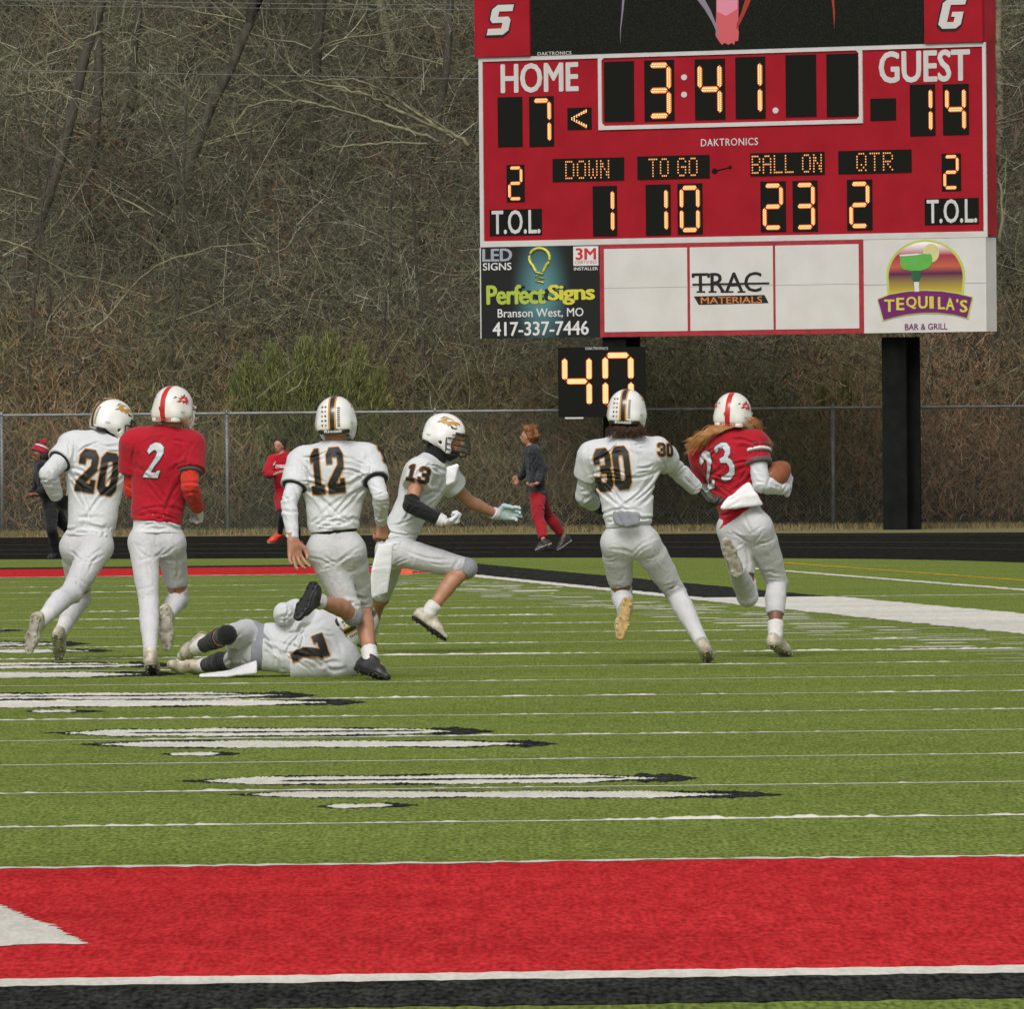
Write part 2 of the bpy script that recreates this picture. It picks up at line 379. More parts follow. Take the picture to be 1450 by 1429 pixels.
# longer pale canes and saplings
n = 9000; x, y, q = scatter(n, 22)
hh = q.rand(n)**1.5*2.2
P = np.stack([x, y, hill_h(x, y)+hh], 1); ln = .5+1.3*q.rand(n)**1.6
d = q.randn(n, 3); d[:, 2] = np.abs(d[:, 2])*.9+.15; d[:, 1] *= .5; d /= np.linalg.norm(d, axis=1, keepdims=True)
tint = np.clip(.66+.15*q.randn(n), .1, 1)
ribbons('brush', P, d*ln[:, None], .0045+.008*q.rand(n)**2, tint, M_TWIG, bend=.30, seg=5, seed=32, up=-.12)
# dead leaves, in loose clumps
n = 80000; x, y, q = scatter(n, 23)
hh = q.rand(n)*3.2; z = hill_h(x, y)+hh
c = fieldnoise(x, z, 1.5, 9)+fieldnoise(x, z, 5, 10)*.5; keep = (c+.5*q.randn(n)) > .15
P = np.stack([x, y, z], 1)[keep]; n = len(P); q = np.random.RandomState(5)
d = q.randn(n, 3); d /= np.linalg.norm(d, axis=1, keepdims=True)
xx = P[:, 0]; zz = P[:, 2]
tint = np.clip(.36+.25*q.randn(n)+.12*fieldnoise(xx, zz, .9, 77), 0, 1)
ribbons('leaf_litter', P, d*(.025+.04*q.rand(n))[:, None], .008+.012*q.rand(n), tint, M_LEAF, bend=.2, seg=1, seed=33)
# weeds and briars just behind the fence, redder to the right, greener in the middle
n = 60000; q = np.random.RandomState(24); x = (q.rand(n)*2-1)*11; y = 195.2+5.5*q.rand(n)**1.3
top = 1.15+.35*fieldnoise(x, y*0, .8, 3)+.35*np.clip((np.abs(x-1)-3)/3, -1, 1)
hh = q.rand(n)*np.clip(top, .35, 2)*1.0; P = np.stack([x, y, hill_h(x, y)+hh], 1)
d = q.randn(n, 3)*.55; d[:, 2] = np.abs(q.randn(n))*.6+.25; d /= np.linalg.norm(d, axis=1, keepdims=True)
rg = np.clip((x-3.5)/3, 0, 1)+np.clip((-x-5)/2.5, 0, 1)*.6
tint = np.clip(.30+.2*q.randn(n)+.32*rg+.15*fieldnoise(x, hh, 1.6, 4), 0, 1)
ribbons('dry_weeds', P, d*(.10+.32*q.rand(n)**1.5)[:, None], .004+.006*q.rand(n), tint, M_WEED, bend=.25, seed=34)
# grass tufts on the verge, under and in front of the fence
n = 14000; q = np.random.RandomState(25); x = (q.rand(n)*2-1)*10.5; y = 190.5+5*q.rand(n)
P = np.stack([x, y, np.zeros(n)], 1); d = q.randn(n, 3)*.35; d[:, 2] = 1
ribbons('verge_grass', P, d*(.03+.08*q.rand(n))[:, None], .004+.004*q.rand(n), np.clip(.34+.22*q.randn(n), 0, 1), M_WEED, bend=.2, seg=1, seed=35)

# ---------------------------------------------------------------- trees
def limb(m, p, d, ln, r0, rr, depth, tips, wob=.18, n=5, droop=0.0):
    pts = [np.array(p, float)]; d = np.array(d, float); d /= np.linalg.norm(d)
    for k in range(n):
        d = d+wob*rr.randn(3)*.6; d[2] += droop; d /= np.linalg.norm(d); pts.append(pts[-1]+d*ln/n)
    rs = [r0*(1-.62*k/n) for k in range(n+1)]
    m.tube(pts, rs, 6 if r0 > .03 else (4 if r0 > .012 else 3), cap=r0 > .03)
    if depth > 0:
        kids = 2+rr.randint(3)
        for _ in range(kids):
            i = 1+rr.randint(n); dd = d+rr.randn(3)*.75; dd[2] += .25; dd[1] *= .6
            limb(m, pts[i], dd, ln*(.42+.3*rr.rand()), rs[i]*.55, rr, depth-1, tips, wob, max(3, n-1), droop)
    return pts, rs
def tree(xpx, Y, r0, lean, h, label, seed, m=None, fork=None, cat='tree', branches=10, start=.22, group=None):
    rr = np.random.RandomState(seed); g = at(xpx, 500, Y); bx = g[0]; bz = float(hill_h(bx, Y))-.1
    e = empty('bare_tree', (bx, Y, bz)); m = m or M_BARK
    t = MB(); cr = MB(); n = 12; r0 *= .68; p = np.zeros(3); d = np.array([lean, 0, 1.]); pts = [p.copy()]
    for k in range(n):
        dd = d+rr.randn(3)*.07; dd /= np.linalg.norm(dd); p = p+dd*h/n; pts.append(p.copy())
    rs = [r0*(1.08 if k == 0 else 1-.55*k/n) for k in range(n+1)]; t.tube(pts, rs, 9)
    t.build('trunk', m, e, smooth=True)
    if fork:
        fi, fl, fr = fork; p = pts[fi]; f2 = MB(); q = [p.copy()]
        for k in range(7): dd = np.array([fl, .05, 1.])+rr.randn(3)*.08; dd /= np.linalg.norm(dd); q.append(q[-1]+dd*h*.09)
        f2.tube(q, [r0*fr*(1-.08*k) for k in range(8)], 8); f2.build('fork_trunk', m, e, smooth=True)
    for _ in range(branches):
        i = int(n*start)+rr.randint(n-int(n*start)); sx = rr.choice([-1, 1])
        limb(cr, pts[i], (sx*(.8+.6*rr.rand()), rr.randn()*.5, .25+.5*rr.rand()), h*(.08+.15*rr.rand()), rs[i]*.24, rr, 3, None)
    cr.build('crown', M_BARKL if seed % 3 else M_TWIGB, e)['kind'] = 'stuff'
    tag(e, label, cat, group or 'bare trees on the hillside')
    return e
tree(-8, 203, .16, .30, 10, 'dark trunk cut by the left edge of the photo, leaning up to the right', 1)
tree(122, 206, .13, .05, 11, 'upright dark trunk left of the forked leaning tree, thin branches around it', 2)
tree(172, 210, .11, .16, 10, 'slim dark trunk just left of the forked leaning tree, tilted to the right', 3)
tree(195, 205, .15, .45, 9, 'dark leaning tree forking into an upright and a slanting stem, upper left', 4, fork=(6, .04, .8))
tree(262, 214, .12, .36, 9, 'slanting tree far behind and right of the forked tree, almost lost in the twigs', 5)
tree(408, 211, .13, -.01, 11, 'left one of two close upright trunks at the top, left of the scoreboard', 6)
tree(425, 208, .16, .07, 11, 'thicker dark right one of two close upright trunks left of the scoreboard', 7)
tree(592, 207, .12, .14, 10, 'dark narrow trunk leaning right beside the red panel of the scoreboard', 8)
tree(515, 215, .16, .02, 11, 'pale broad trunk deep in the wood under the arching branches', 9, m=M_BARKL, branches=5)
tree(566, 213, .13, -.22, 9, 'pale trunk leaning left deep in the wood below the arching branches', 10, m=M_BARKL, branches=5)
tree(60, 216, .10, -.14, 10, 'thin trunk leaning left deep in the wood at the upper left', 12)
tree(325, 217, .10, .1, 10, 'thin distant trunk between the forked tree and the two upright trunks', 13)
tree(1438, 204, .16, -.14, 11, 'trunk at the right edge beyond the scoreboard leaning toward it', 15)
tree(1416, 209, .09, .02, 9, 'pale crooked stem close to the right edge of the scoreboard', 16, m=M_BARKL)
tree(1180, 207, .12, .05, 9, 'trunk hidden mostly behind the scoreboard, left of the right steel pole', 18)
tree(960, 210, .13, -.05, 9, 'trunk behind the middle of the scoreboard, its foot below the signs', 19)
for k, (x_, Y_, l_, lab) in enumerate(((30, 199, .1, 'low scraggly young tree at the left edge, pale twigs, above the bobble hat'), (95, 200, -.1, 'young tree with yellowish twigs at the left, above the player numbered 20'),
    (235, 199.5, .05, 'bushy young tree with pale twigs above the red player numbered 2'), (300, 201, .15, 'thin young tree leaning right, between player 2 and the cedar bush'), (350, 199.3, -.2, 'young tree leaning left just left of the cedar bush'),
    (540, 200, .1, 'low twiggy tree right of the cedar bush'), (620, 199, -.1, 'low twiggy tree under the left edge of the scoreboard'), (1085, 199.5, .1, 'low twiggy tree below the blank sign field'), (1385, 200, -.05, 'low twiggy tree right of the right steel pole'))):
    tree(x_, Y_, .045, l_, 5.5, lab, 80+k, branches=13, start=.05, group='low young trees close behind the fence')
def bough(pxs, Y, r0, r1, label, seed, twigs=10, cat='branch', m=None, group='pale boughs arching out of the thicket'):
    rr = np.random.RandomState(seed); pts = [at(x_, y_, Y+.25*rr.randn()) for x_, y_ in pxs]; o = pts[0].copy(); e = empty('arching_branch', tuple(o))
    # densify
    q = []
    for i in range(len(pts)-1):
        for k in range(4): q.append(pts[i]+(pts[i+1]-pts[i])*k/4+rr.randn(3)*.012)
    q.append(pts[-1]); q = [p-o for p in q]; n = len(q)
    a = MB(); rs = [r0+(r1-r0)*k/(n-1) for k in range(n)]; a.tube(q, rs, 7); a.build('limb', m or M_BARKL, e, smooth=True)
    b = MB()
    for _ in range(twigs):
        i = 1+rr.randint(n-1); d = q[i]-q[i-1]; d /= np.linalg.norm(d); limb(b, q[i], d+rr.randn(3)*.55+np.array([0, 0, .15]), .25+.6*rr.rand(), max(.006, rs[i]*.35), rr, 1, None)
    b.build('twigs', m or M_BARKL, e)['kind'] = 'stuff'; tag(e, label, cat, group)
bough([(665, 205), (645, 190), (612, 178), (575, 162), (545, 147), (515, 133), (480, 122), (430, 114), (400, 116)], 199, .034, .012, 'pale bough arching from the scoreboard toward the upper left, topmost of the arching boughs', 41, 14)
bough([(622, 200), (598, 190), (560, 178), (520, 167), (470, 152), (425, 143), (390, 141), (350, 150), (333, 176)], 198.5, .030, .010, 'longest pale bough, lichen covered, its tip drooping at the far left of the arching boughs', 42, 12)
bough([(612, 212), (604, 203), (560, 202), (510, 205), (475, 208), (459, 214)], 198, .020, .012, 'short pale almost level dead bough below the arching boughs', 43, 4)
bough([(640, 195), (600, 165), (560, 140), (535, 125), (500, 112), (440, 112)], 199.5, .026, .008, 'pale bough curving just under the topmost of the arching boughs', 44, 10)
bough([(480, 148), (445, 130), (420, 105), (408, 90)], 199, .014, .007, 'thin steep branch rising from the left part of the arching boughs', 45, 5)
bough([(218, 305), (180, 283), (135, 262), (95, 225), (60, 190)], 198, .016, .007, 'thin pale cane running down to the right in the middle left thicket', 46, 8)
bough([(15, 135), (45, 130), (75, 126), (105, 139), (130, 147)], 200, .022, .009, 'mossy branch arching level beside the leaning trunk at the left edge', 47, 8)
bough([(95, 70), (110, 56), (140, 45), (155, 40)], 200, .020, .008, 'grey crooked branch at the upper left in front of the dark trunks', 48, 7)
bough([(0, 340), (40, 352), (90, 385), (150, 400), (210, 420)], 197.5, .018, .008, 'pale cane sagging along the lower left thicket', 49, 12)
bough([(130, 470), (160, 440), (190, 400), (230, 370), (300, 350), (372, 345)], 197.6, .022, .008, 'yellowish branch curving up to the right below the fence of trunks', 50, 14)
bough([(1416, 345), (1420, 300), (1414, 250), (1408, 205)], 199, .03, .018, 'whitish crooked stem just right of the scoreboard edge', 51, 5)
bough([(1450, 55), (1430, 70), (1412, 74)], 200, .014, .008, 'thin pale branch at the upper right corner', 52, 4)
bough([(1440, 520), (1400, 545), (1350, 560), (1322, 575)], 196.8, .014, .006, 'pale cane slanting above the fence right of the steel pole', 53, 10)
bough([(1312, 470), (1322, 520), (1318, 560)], 196.8, .012, .007, 'upright cane right beside the steel pole', 54, 4)

# green cedar bush behind the fence
M_CEDAR = tintmat('cedar_foliage', [(0, (.05, .06, .02)), (.5, (.15, .17, .055)), (.85, (.25, .27, .09)), (1, (.34, .33, .13))])
def cedar(plumes, label, seed, dens=1.0):
    rr = np.random.RandomState(seed); base = at(plumes[0][0], 700, 196.9); bz = float(hill_h(base[0], 197.2)); e = empty('cedar_bush', (base[0], 197.2, bz))
    PP = []; DD = []; st = MB()
    for (px0, px1, ytop, w) in plumes:
        a = at(px0, 600, 197.2); b = at(px1, ytop, 197.2); a[2] = bz; n = int(2600*dens)
        t = rr.rand(n)**.75; c = a+(b-a)*t[:, None]; rad = w*(1-t)**.7+.05; o = rr.randn(n, 3)*rad[:, None]*.5
        o[:, 1] *= .8; PP.append(c+o-np.array([base[0], 197.2, bz])); D = o*.35+np.array([0, 0, .10])+(b-a)*.05+rr.randn(n, 3)*.05; DD.append(D/np.linalg.norm(D, axis=1, keepdims=True)*(.05+.14*rr.rand(n))[:, None])
        o0 = np.array([base[0], 197.2, bz]); st.tube([a-o0, (a+b)/2-o0+rr.randn(3)*.05, b-o0], [.035, .02, .006], 6)
    PP = np.concatenate(PP); DD = np.concatenate(DD); n = len(PP)
    st.build('trunk', M_BARK, e)
    f = ribbons('foliage', PP, DD, .004+.006*rr.rand(n), np.clip(.5+.24*rr.randn(n), 0, 1), M_CEDAR, bend=.2, seg=2, seed=seed, parent=e, kind=None)
    tag(e, label, 'bush')
cedar([(430, 432, 485, .42), (405, 385, 497, .40), (455, 468, 480, .40), (375, 350, 512, .40), (480, 510, 500, .40), (430, 430, 520, .60), (360, 335, 540, .35), (500, 540, 530, .34)],
      'feathery green cedar bush standing behind the fence between the running players', 61)
cedar([(1170, 1165, 560, .35), (1190, 1200, 545, .3), (1140, 1130, 590, .3)], 'small greenish bush behind the fence left of the right steel pole', 62, .35)

# ---------------------------------------------------------------- cables in front of the wood
M_CABLE = mat('cable', (.20, .20, .19), rough=.7)
def cable(y0, y1, label, r_=.010):
    a = at(-600, y0, 196.6); b = at(2000, y1, 196.6); o = empty('overhead_cable', tuple(a)); bpy.data.objects.remove(o)
    m = MB(); pts = []
    for k in range(27):
        t = k/26; p = a+(b-a)*t; p[2] -= .12*4*t*(1-t); pts.append(p-a)
    m.tube(pts, r_, 5); ob = m.build('overhead_cable', M_CABLE); ob.location = tuple(a)
    tag(ob, label, 'cable', 'thin cables strung across in front of the wood')
cable(-12, 4, 'thin pale cable highest of the three crossing the wood left of the scoreboard', .004)
cable(-4, 9, 'thin cable running close below the highest one near the top of the photo', .004)
cable(82, 119, 'lowest of the three thin cables, level with the top of the red scoreboard', .0045)

# ---------------------------------------------------------------- chain link fence
M_GALV = mat('galvanised_steel', (.26, .27, .265), rough=.6, metal=.35, var=.15, scale=6)
M_WIRE = mat('fence_wire', (.20, .205, .20), rough=.6, metal=.5)
def fence():
    YF = 194.6; z1 = 1.86; x0, x1 = -16.0, 18.0
    a = at(0, 585, YF)[2]; b = at(1450, 570, YF)[2]
    sl_ = 0.0
    e = empty('chain_link_fence', (0, YF, 0)); m = MB(); m.tube([(x0, 0, z1), (x1, 0, z1)], .021, 8); m.build('top_rail', M_GALV, e, smooth=True)
    for px in (-284, 3, 322, 617, 905, 1180, 1470, 1750):
        g = at(px, 700, YF); m = MB(); m.tube([(g[0], 0, 0), (g[0], 0, z1+.0)], .030, 8); m.tube([(g[0], 0, z1-.01), (g[0], 0, z1+.06)], [.034, .012], 8); m.build('post', M_GALV, e, smooth=True)
    vs = []; fs = []; s = .062; n = int((x1-x0+z1)/s)
    V = []; F = []; w = .0021
    for dr in (1, -1):
        for k in range(n):
            xa = x0-z1+k*s if dr == 1 else x0+k*s
            xb = xa+z1 if dr == 1 else xa-z1
            ya = -.030 if dr == 1 else -.036
            c = len(V)
            for (X_, Z_) in ((xa, .04), (xb, z1-.01)): V += [(X_-w*1.4, ya, Z_), (X_+w*1.4, ya, Z_), (X_, ya-w*2, Z_)]
            F += [(c, c+1, c+4, c+3), (c+1, c+2, c+5, c+4), (c+2, c, c+3, c+5)]
    o = link('wire_mesh', np_mesh('wire_mesh', V, F), M_WIRE, e); o['kind'] = 'stuff'
    m = MB(); m.tube([(x0, -.02, .05), (x1, -.02, .05)], .004, 5); m.build('tension_wire', M_GALV, e)
    tag(e, 'long chain link fence with grey top rail between the running track and the wood', 'fence')
fence()
# ---------------------------------------------------------------- scoreboard: a frame turned to the left
BETA = math.radians(36)
_pb = at(1278, 700, 189.6); BO = np.array([_pb[0], _pb[1]-.30])
def B(px, py, off=0.0):
    """board coordinates (s along the face, z) of a pixel; off = metres in front of the face"""
    d = ray(px, py); n_ = np.array([-math.sin(BETA), -math.cos(BETA)]); c_ = np.array([math.cos(BETA), -math.sin(BETA)])
    t = (n_@BO+off)/(n_@d[:2]); p = C0+d*t
    return float(c_@(p[:2]-BO)), float(p[2])
def bempty(name, off=0.0): return empty(name, (BO[0], BO[1], 0), -BETA)
def R4(x0, y0, x1, y1, sl=.028):
    """axis-aligned rectangle in board space from a pixel rectangle measured at its corners"""
    a = B(x0, (y0+y1)/2); b = B(x1, (y0+y1)/2); c = B((x0+x1)/2, y0); d = B((x0+x1)/2, y1)
    return a[0], b[0], d[1], c[1]
M_SRED = mat('scoreboard_red', (.36, .012, .022), col2=(.30, .009, .018), rough=.6, scale=2, fine=.05, fines=300, spec=.15)
M_SRED2 = mat('scoreboard_red_side', (.36, .015, .024), rough=.5, scale=2)
M_SWHITE = mat('scoreboard_white', (.62, .61, .58), col2=(.55, .54, .51), rough=.5, scale=3)
M_LED = mat('led_face_black', (.018, .019, .016), col2=(.010, .011, .009), rough=.9, scale=90, spec=0.0)
M_SIGNW = mat('sign_white', (.66, .65, .61), col2=(.60, .59, .55), rough=.55, scale=2.2, fine=.04, fines=200)
M_FRED = mat('frame_red', (.38, .03, .04), rough=.5)
M_SEAM = mat('panel_seam', (.22, .21, .19), rough=.8)
E_DOT = emis('led_lit', (1.0, .70, .30), 1.5)
E_RIM = emis('led_glow', (1.0, .20, .04), .85)
def box2(m, s0, s1, z0, z1, y0, y1): m.box(s0, s1, y0, y1, z0, z1)    # y negative = toward the viewer
def bfont(body, bold=0.0, shear=0.0, sp=1.0):
    """flat lettering as (verts, faces); weight comes from a few shifted copies in thin layers"""
    cu = bpy.data.curves.new('tmp', 'FONT'); cu.body = body; cu.shear = shear; cu.space_character = sp; cu.resolution_u = 3
    ob = bpy.data.objects.new('tmp', cu); me = bpy.data.meshes.new_from_object(ob); bpy.data.objects.remove(ob); bpy.data.curves.remove(cu)
    c = [v_.co[:] for v_ in me.vertices]; f = [tuple(p.vertices) for p in me.polygons]; bpy.data.meshes.remove(me); V = []; F = []
    for k, (dx, dy) in enumerate(((0, 0), (1, 0), (-1, 0), (.5, .7), (-.5, .7), (.5, -.7), (-.5, -.7)) if bold else ((0, 0),)):
        n = len(V); V += [(x_+dx*bold, y_+dy*bold*.7, k) for x_, y_, z_ in c]; F += [tuple(i+n for i in q) for q in f]
    return np.array(V), F
def text(name, body, rect, m, parent, y=-.03, bold=0.0, shear=0.0, th=.006, sp=1.0, rot=0.0):
    """lettering fitted into a rectangle (s0,s1,z0,z1)"""
    V, F = bfont(body, bold, shear, sp); mn = V.min(0); mx = V.max(0); s0, s1, z0, z1 = rect; out = []
    for p in V:
        u_ = s0+(p[0]-mn[0])/(mx[0]-mn[0])*(s1-s0); w_ = z0+(p[1]-mn[1])/(mx[1]-mn[1])*(z1-z0)
        if rot: w_ += (u_-(s0+s1)/2)*rot
        out.append((u_, y-.0007-.0005*p[2], w_))
    me = bpy.data.meshes.new(name); me.from_pydata(out, [], F)
    return link(name, me, m, parent)
def blockletter(name, loop, rect, m, parent, y, shear=.0, th=.007):
    s0, s1, z0, z1 = rect; mb = MB(); sh_ = shear*(z1-z0); mb.prism([(s0+x_/10*(s1-s0-sh_)+sh_*y_/15, z0+y_/15*(z1-z0)) for x_, y_ in loop], y-th, y); return mb.build(name, m, parent)
BL = {'S': [(0, 0), (7.8, 0), (10, 2.2), (10, 7.2), (8.6, 9), (3.6, 9), (3.6, 11.7), (10, 11.7), (10, 15), (2.2, 15), (0, 12.8), (0, 7.8), (1.4, 6), (6.4, 6), (6.4, 3.2), (0, 3.2)],
      'G': [(2.2, 0), (8.2, 0), (10, 2), (10, 8.2), (5, 8.2), (5, 5.8), (6.6, 5.8), (6.6, 3.2), (3.6, 3.2), (3.6, 11.7), (10, 11.7), (10, 15), (2.2, 15), (0, 12.8), (0, 2.2)]}
BRD = bempty('scoreboard')
tag(BRD, 'large red football scoreboard with orange numbers showing 3:41 and HOME 7 GUEST 14', 'scoreboard')
s0, z1_ = B(680, 82); s1, _ = B(1395.5, 59); zb = B(1040, 340)[1]; zt = B(1040, 71)[1]
m = MB(); box2(m, s0, s1, zb, zt, 0, .26); o = m.build('cabinet', [M_SRED], BRD)
m = MB(); box2(m, s1+.002, s1+.008, zb, zt+.01, .004, .25); m.build('side_panel', M_SRED2, BRD)
w = .05
m = MB(); box2(m, s0-.02, s1+.012, zt-.055, zt+.01, -.02, -.002); m.build('border_strip', M_SWHITE, BRD)
m = MB(); box2(m, s0-.02, s1+.012, zb-.03, zb+.06, -.02, -.002); m.build('border_strip', M_SWHITE, BRD)
m = MB(); box2(m, s0-.02, s0+.05, zb+.061, zt-.056, -.02, -.002); m.build('border_strip', M_SWHITE, BRD)
m = MB(); box2(m, s1-.05, s1+.012, zb+.061, zt-.056, -.02, -.002); m.build('border_strip', M_SWHITE, BRD)
# clock frame
cs0 = B(848, 130)[0]; cs1 = B(1222, 120)[0]; cz0 = B(1035, 179)[1]; cz1 = zt-.056
def frame(s0, s1, z0, z1, t, name, m_, parent, y0=-.022, y1=-.002, top=True):
    m = MB(); box2(m, s0, s0+t, z0+t, z1, y0, y1); box2(m, s1-t, s1, z0+t, z1, y0, y1); box2(m, s0, s1, z0, z0+t, y0, y1)
    if top: box2(m, s0+t, s1-t, z1-t, z1, y0, y1)
    c = t*.7                                             # rounded inner corners
    for (a, b, sa, sb) in ((s0+t, z0+t, 1, 1), (s1-t, z0+t, -1, 1), (s0+t, z1, 1, -1), (s1-t, z1, -1, -1)):
        m.prism([(a, b), (a+sa*c, b), (a, b+sb*c)], y0+.001, y1)
    return m.build(name, m_, parent)
frame(cs0, cs1, cz0, cz1, .062, 'clock_frame', M_SWHITE, BRD, top=False)

SEG = {'0': 'abcdef', '1': 'bc', '2': 'abged', '3': 'abgcd', '4': 'fgbc', '5': 'afgcd', '6': 'afgedc', '7': 'abc', '8': 'abcdefg', '9': 'abcdfg', '': ''}
def hexdot(vs, fs, x, z, r, y):
    n = len(vs)
    for k in range(6): a = math.pi/3*k+.5; vs.append((x+r*math.cos(a), y, z+r*math.sin(a)))
    fs.append(tuple(range(n, n+6)))
def led_digit(rect, ch, parent, y=-.012, rows=2, nd=9, half=None, mt=E_DOT):
    s0, s1, z0, z1 = rect; w = s1-s0; h = z1-z0
    ax0, ax1 = s0+w*.17, s1-w*.17; bz0, bz1 = z0+h*.085, z1-h*.085; mz = (bz0+bz1)/2
    P = {'a': ((ax0, bz1), (ax1, bz1)), 'g': ((ax0, mz), (ax1, mz)), 'd': ((ax0, bz0), (ax1, bz0)),
         'f': ((ax0, mz), (ax0, bz1)), 'e': ((ax0, bz0), (ax0, mz)), 'b': ((ax1, mz), (ax1, bz1)), 'c': ((ax1, bz0), (ax1, mz))}
    t = w*.122; vs = []; fs = []; rm = MB()
    for sg in SEG[ch]:
        (xa, za), (xb, zb_) = P[sg]; d = np.array([xb-xa, zb_-za]); L_ = np.linalg.norm(d); d /= L_; nn = np.array([-d[1], d[0]])
        g = t*.75; a = np.array([xa, za])+d*g; b = np.array([xb, zb_])-d*g; tt = t*.56
        poly = [a-d*tt*.6, a+nn*tt+d*tt*.4, b+nn*tt-d*tt*.4, b+d*tt*.6, b-nn*tt-d*tt*.4, a-nn*tt+d*tt*.4]
        poly = [a-d*tt*.9, a+nn*tt*1.2+d*tt*.3, b+nn*tt*1.2-d*tt*.3, b+d*tt*.9, b-nn*tt*1.2-d*tt*.3, a-nn*tt*1.2+d*tt*.3]; rm.prism([tuple(q) for q in poly], y-.004, y)
        L2 = np.linalg.norm(b-a); pitch = t*.46; k_ = max(2, int(L2/pitch)+1)
        for rw, off in ((-.5, 0), (.5, .5)) if rows == 2 else ((-1, 0), (0, .5), (1, 0)):
            for k in range(k_):
                u_ = (k+off*.999)/(k_-.5)*L2
                if u_ > L2: continue
                p = a+d*u_+nn*rw*(t*.50 if rows == 2 else t*.34); hexdot(vs, fs, p[0], p[1], pitch*.44, y-.008)
    if not fs: return
    o = rm.build('lit_segments', E_RIM, parent)
    me = bpy.data.meshes.new('led_dots'); me.from_pydata(vs, [], fs); link('led_dots', me, mt, parent)['kind'] = 'stuff'
def panel(px, ch, parent=BRD, rows=2):
    r4 = R4(*px); m = MB(); box2(m, r4[0], r4[1], r4[2], r4[3], -.012, -.002); p = m.build('digit_panel', M_LED, parent)
    if ch: led_digit(r4, ch, p, rows=rows)
    return p
for px, ch in (((856, 86.5, 898, 171.6), ''), ((913, 84.5, 955, 171), '3'), ((984.5, 83, 1027, 169), '4'), ((1042, 80, 1084, 167.7), '1'),
               ((1113, 77, 1156, 165), ''), ((1171, 75.5, 1215, 164.5), ''), ((705.4, 137, 740, 207.5), ''), ((750, 136, 784.5, 207), '7'),
               ((1289, 119, 1324.6, 192), '1'), ((1335.6, 118.5, 1372, 190.5), '4'), ((718, 233, 743, 285.6), '2'), ((1334, 217, 1361, 270), '2'),
               ((840, 263, 874, 334), '1'), ((915, 261, 950, 333), '1'), ((960, 259.5, 995, 331.5), '0'), ((1077.5, 256.5, 1113, 328), '2'),
               ((1123, 255.5, 1158, 327.5), '3'), ((1200, 254, 1235.5, 325.8), '2')):
    panel(px, ch)
panel((1233, 139, 1269, 170), '')
p = panel((804, 152, 838, 183), ''); r4 = R4(804, 152, 838, 183)
m = MB(); vs = []; fs = []; cx = (r4[0]+r4[1])/2; cz = (r4[2]+r4[3])/2; dw = (r4[1]-r4[0])*.30; dh = (r4[3]-r4[2])*.36
for sg in (1, -1):
    m.prism([(cx-dw-.02, cz+sg*.012), (cx+dw, cz+sg*dh+.02), (cx+dw, cz+sg*dh-.035)], -.016, -.012)
    for k in range(7):
        for off in (-.012, .012):
            t = k/6; hexdot(vs, fs, cx-dw+2*dw*t, cz+sg*(dh-.005)*t+off, .011, -.019)
m.build('lit_segments', E_RIM, p); me = bpy.data.meshes.new('led_dots'); me.from_pydata(vs, [], fs); link('led_dots', me, E_DOT, p)['kind'] = 'stuff'
# colon and period
for x_, y_ in ((969, 109), (969, 133.6), (1098.5, 156)):
    s_, z_ = B(x_, y_); m = MB(); m.prism([(s_+.055*math.cos(q*math.pi/8), z_+.045*math.sin(q*math.pi/8)) for q in range(16)], -.008, -.002); m.build('clock_dot', M_SWHITE, BRD)
text('home_lettering', 'HOME', R4(709, 88.5, 819.5, 130.5), M_SWHITE, BRD, y=-.003, bold=.032)
text('guest_lettering', 'GUEST', R4(1244.5, 70.5, 1374, 116), M_SWHITE, BRD, y=-.003, bold=.032)
for px in ((694, 296, 767.5, 333), (1310, 280.5, 1386, 317.5)):
    r4 = R4(*px); m = MB(); box2(m, *r4, -.012, -.002); p = m.build('timeouts_panel', M_LED, BRD)
    a, b, c, d = r4; text('timeouts_lettering', 'T.O.L.', (a+(b-a)*.04, b-(b-a)*.02, c+(d-c)*.05, d-(d-c)*.03), M_SWHITE, p, y=-.013, bold=.02)
text('maker_lettering', 'DAKTRONICS', R4(992.8, 195.5, 1073.6, 206), M_SWHITE, BRD, y=-.003, bold=.01, sp=1.1)
F57 = {'D': '11110 10001 10001 10001 10001 10001 11110', 'O': '01110 10001 10001 10001 10001 10001 01110', 'W': '10001 10001 10001 10101 10101 10101 01010',
       'N': '10001 11001 11001 10101 10011 10011 10001', 'T': '11111 00100 00100 00100 00100 00100 00100', 'G': '01110 10001 10000 10111 10001 10001 01110',
       'B': '11110 10001 10001 11110 10001 10001 11110', 'A': '01110 10001 10001 11111 10001 10001 10001', 'L': '10000 10000 10000 10000 10000 10000 11111',
       'Q': '01110 10001 10001 10001 10101 10010 01101', 'R': '11110 10001 10001 11110 10100 10010 10001', ' ': '00000 00000 00000 00000 00000 00000 00000'}
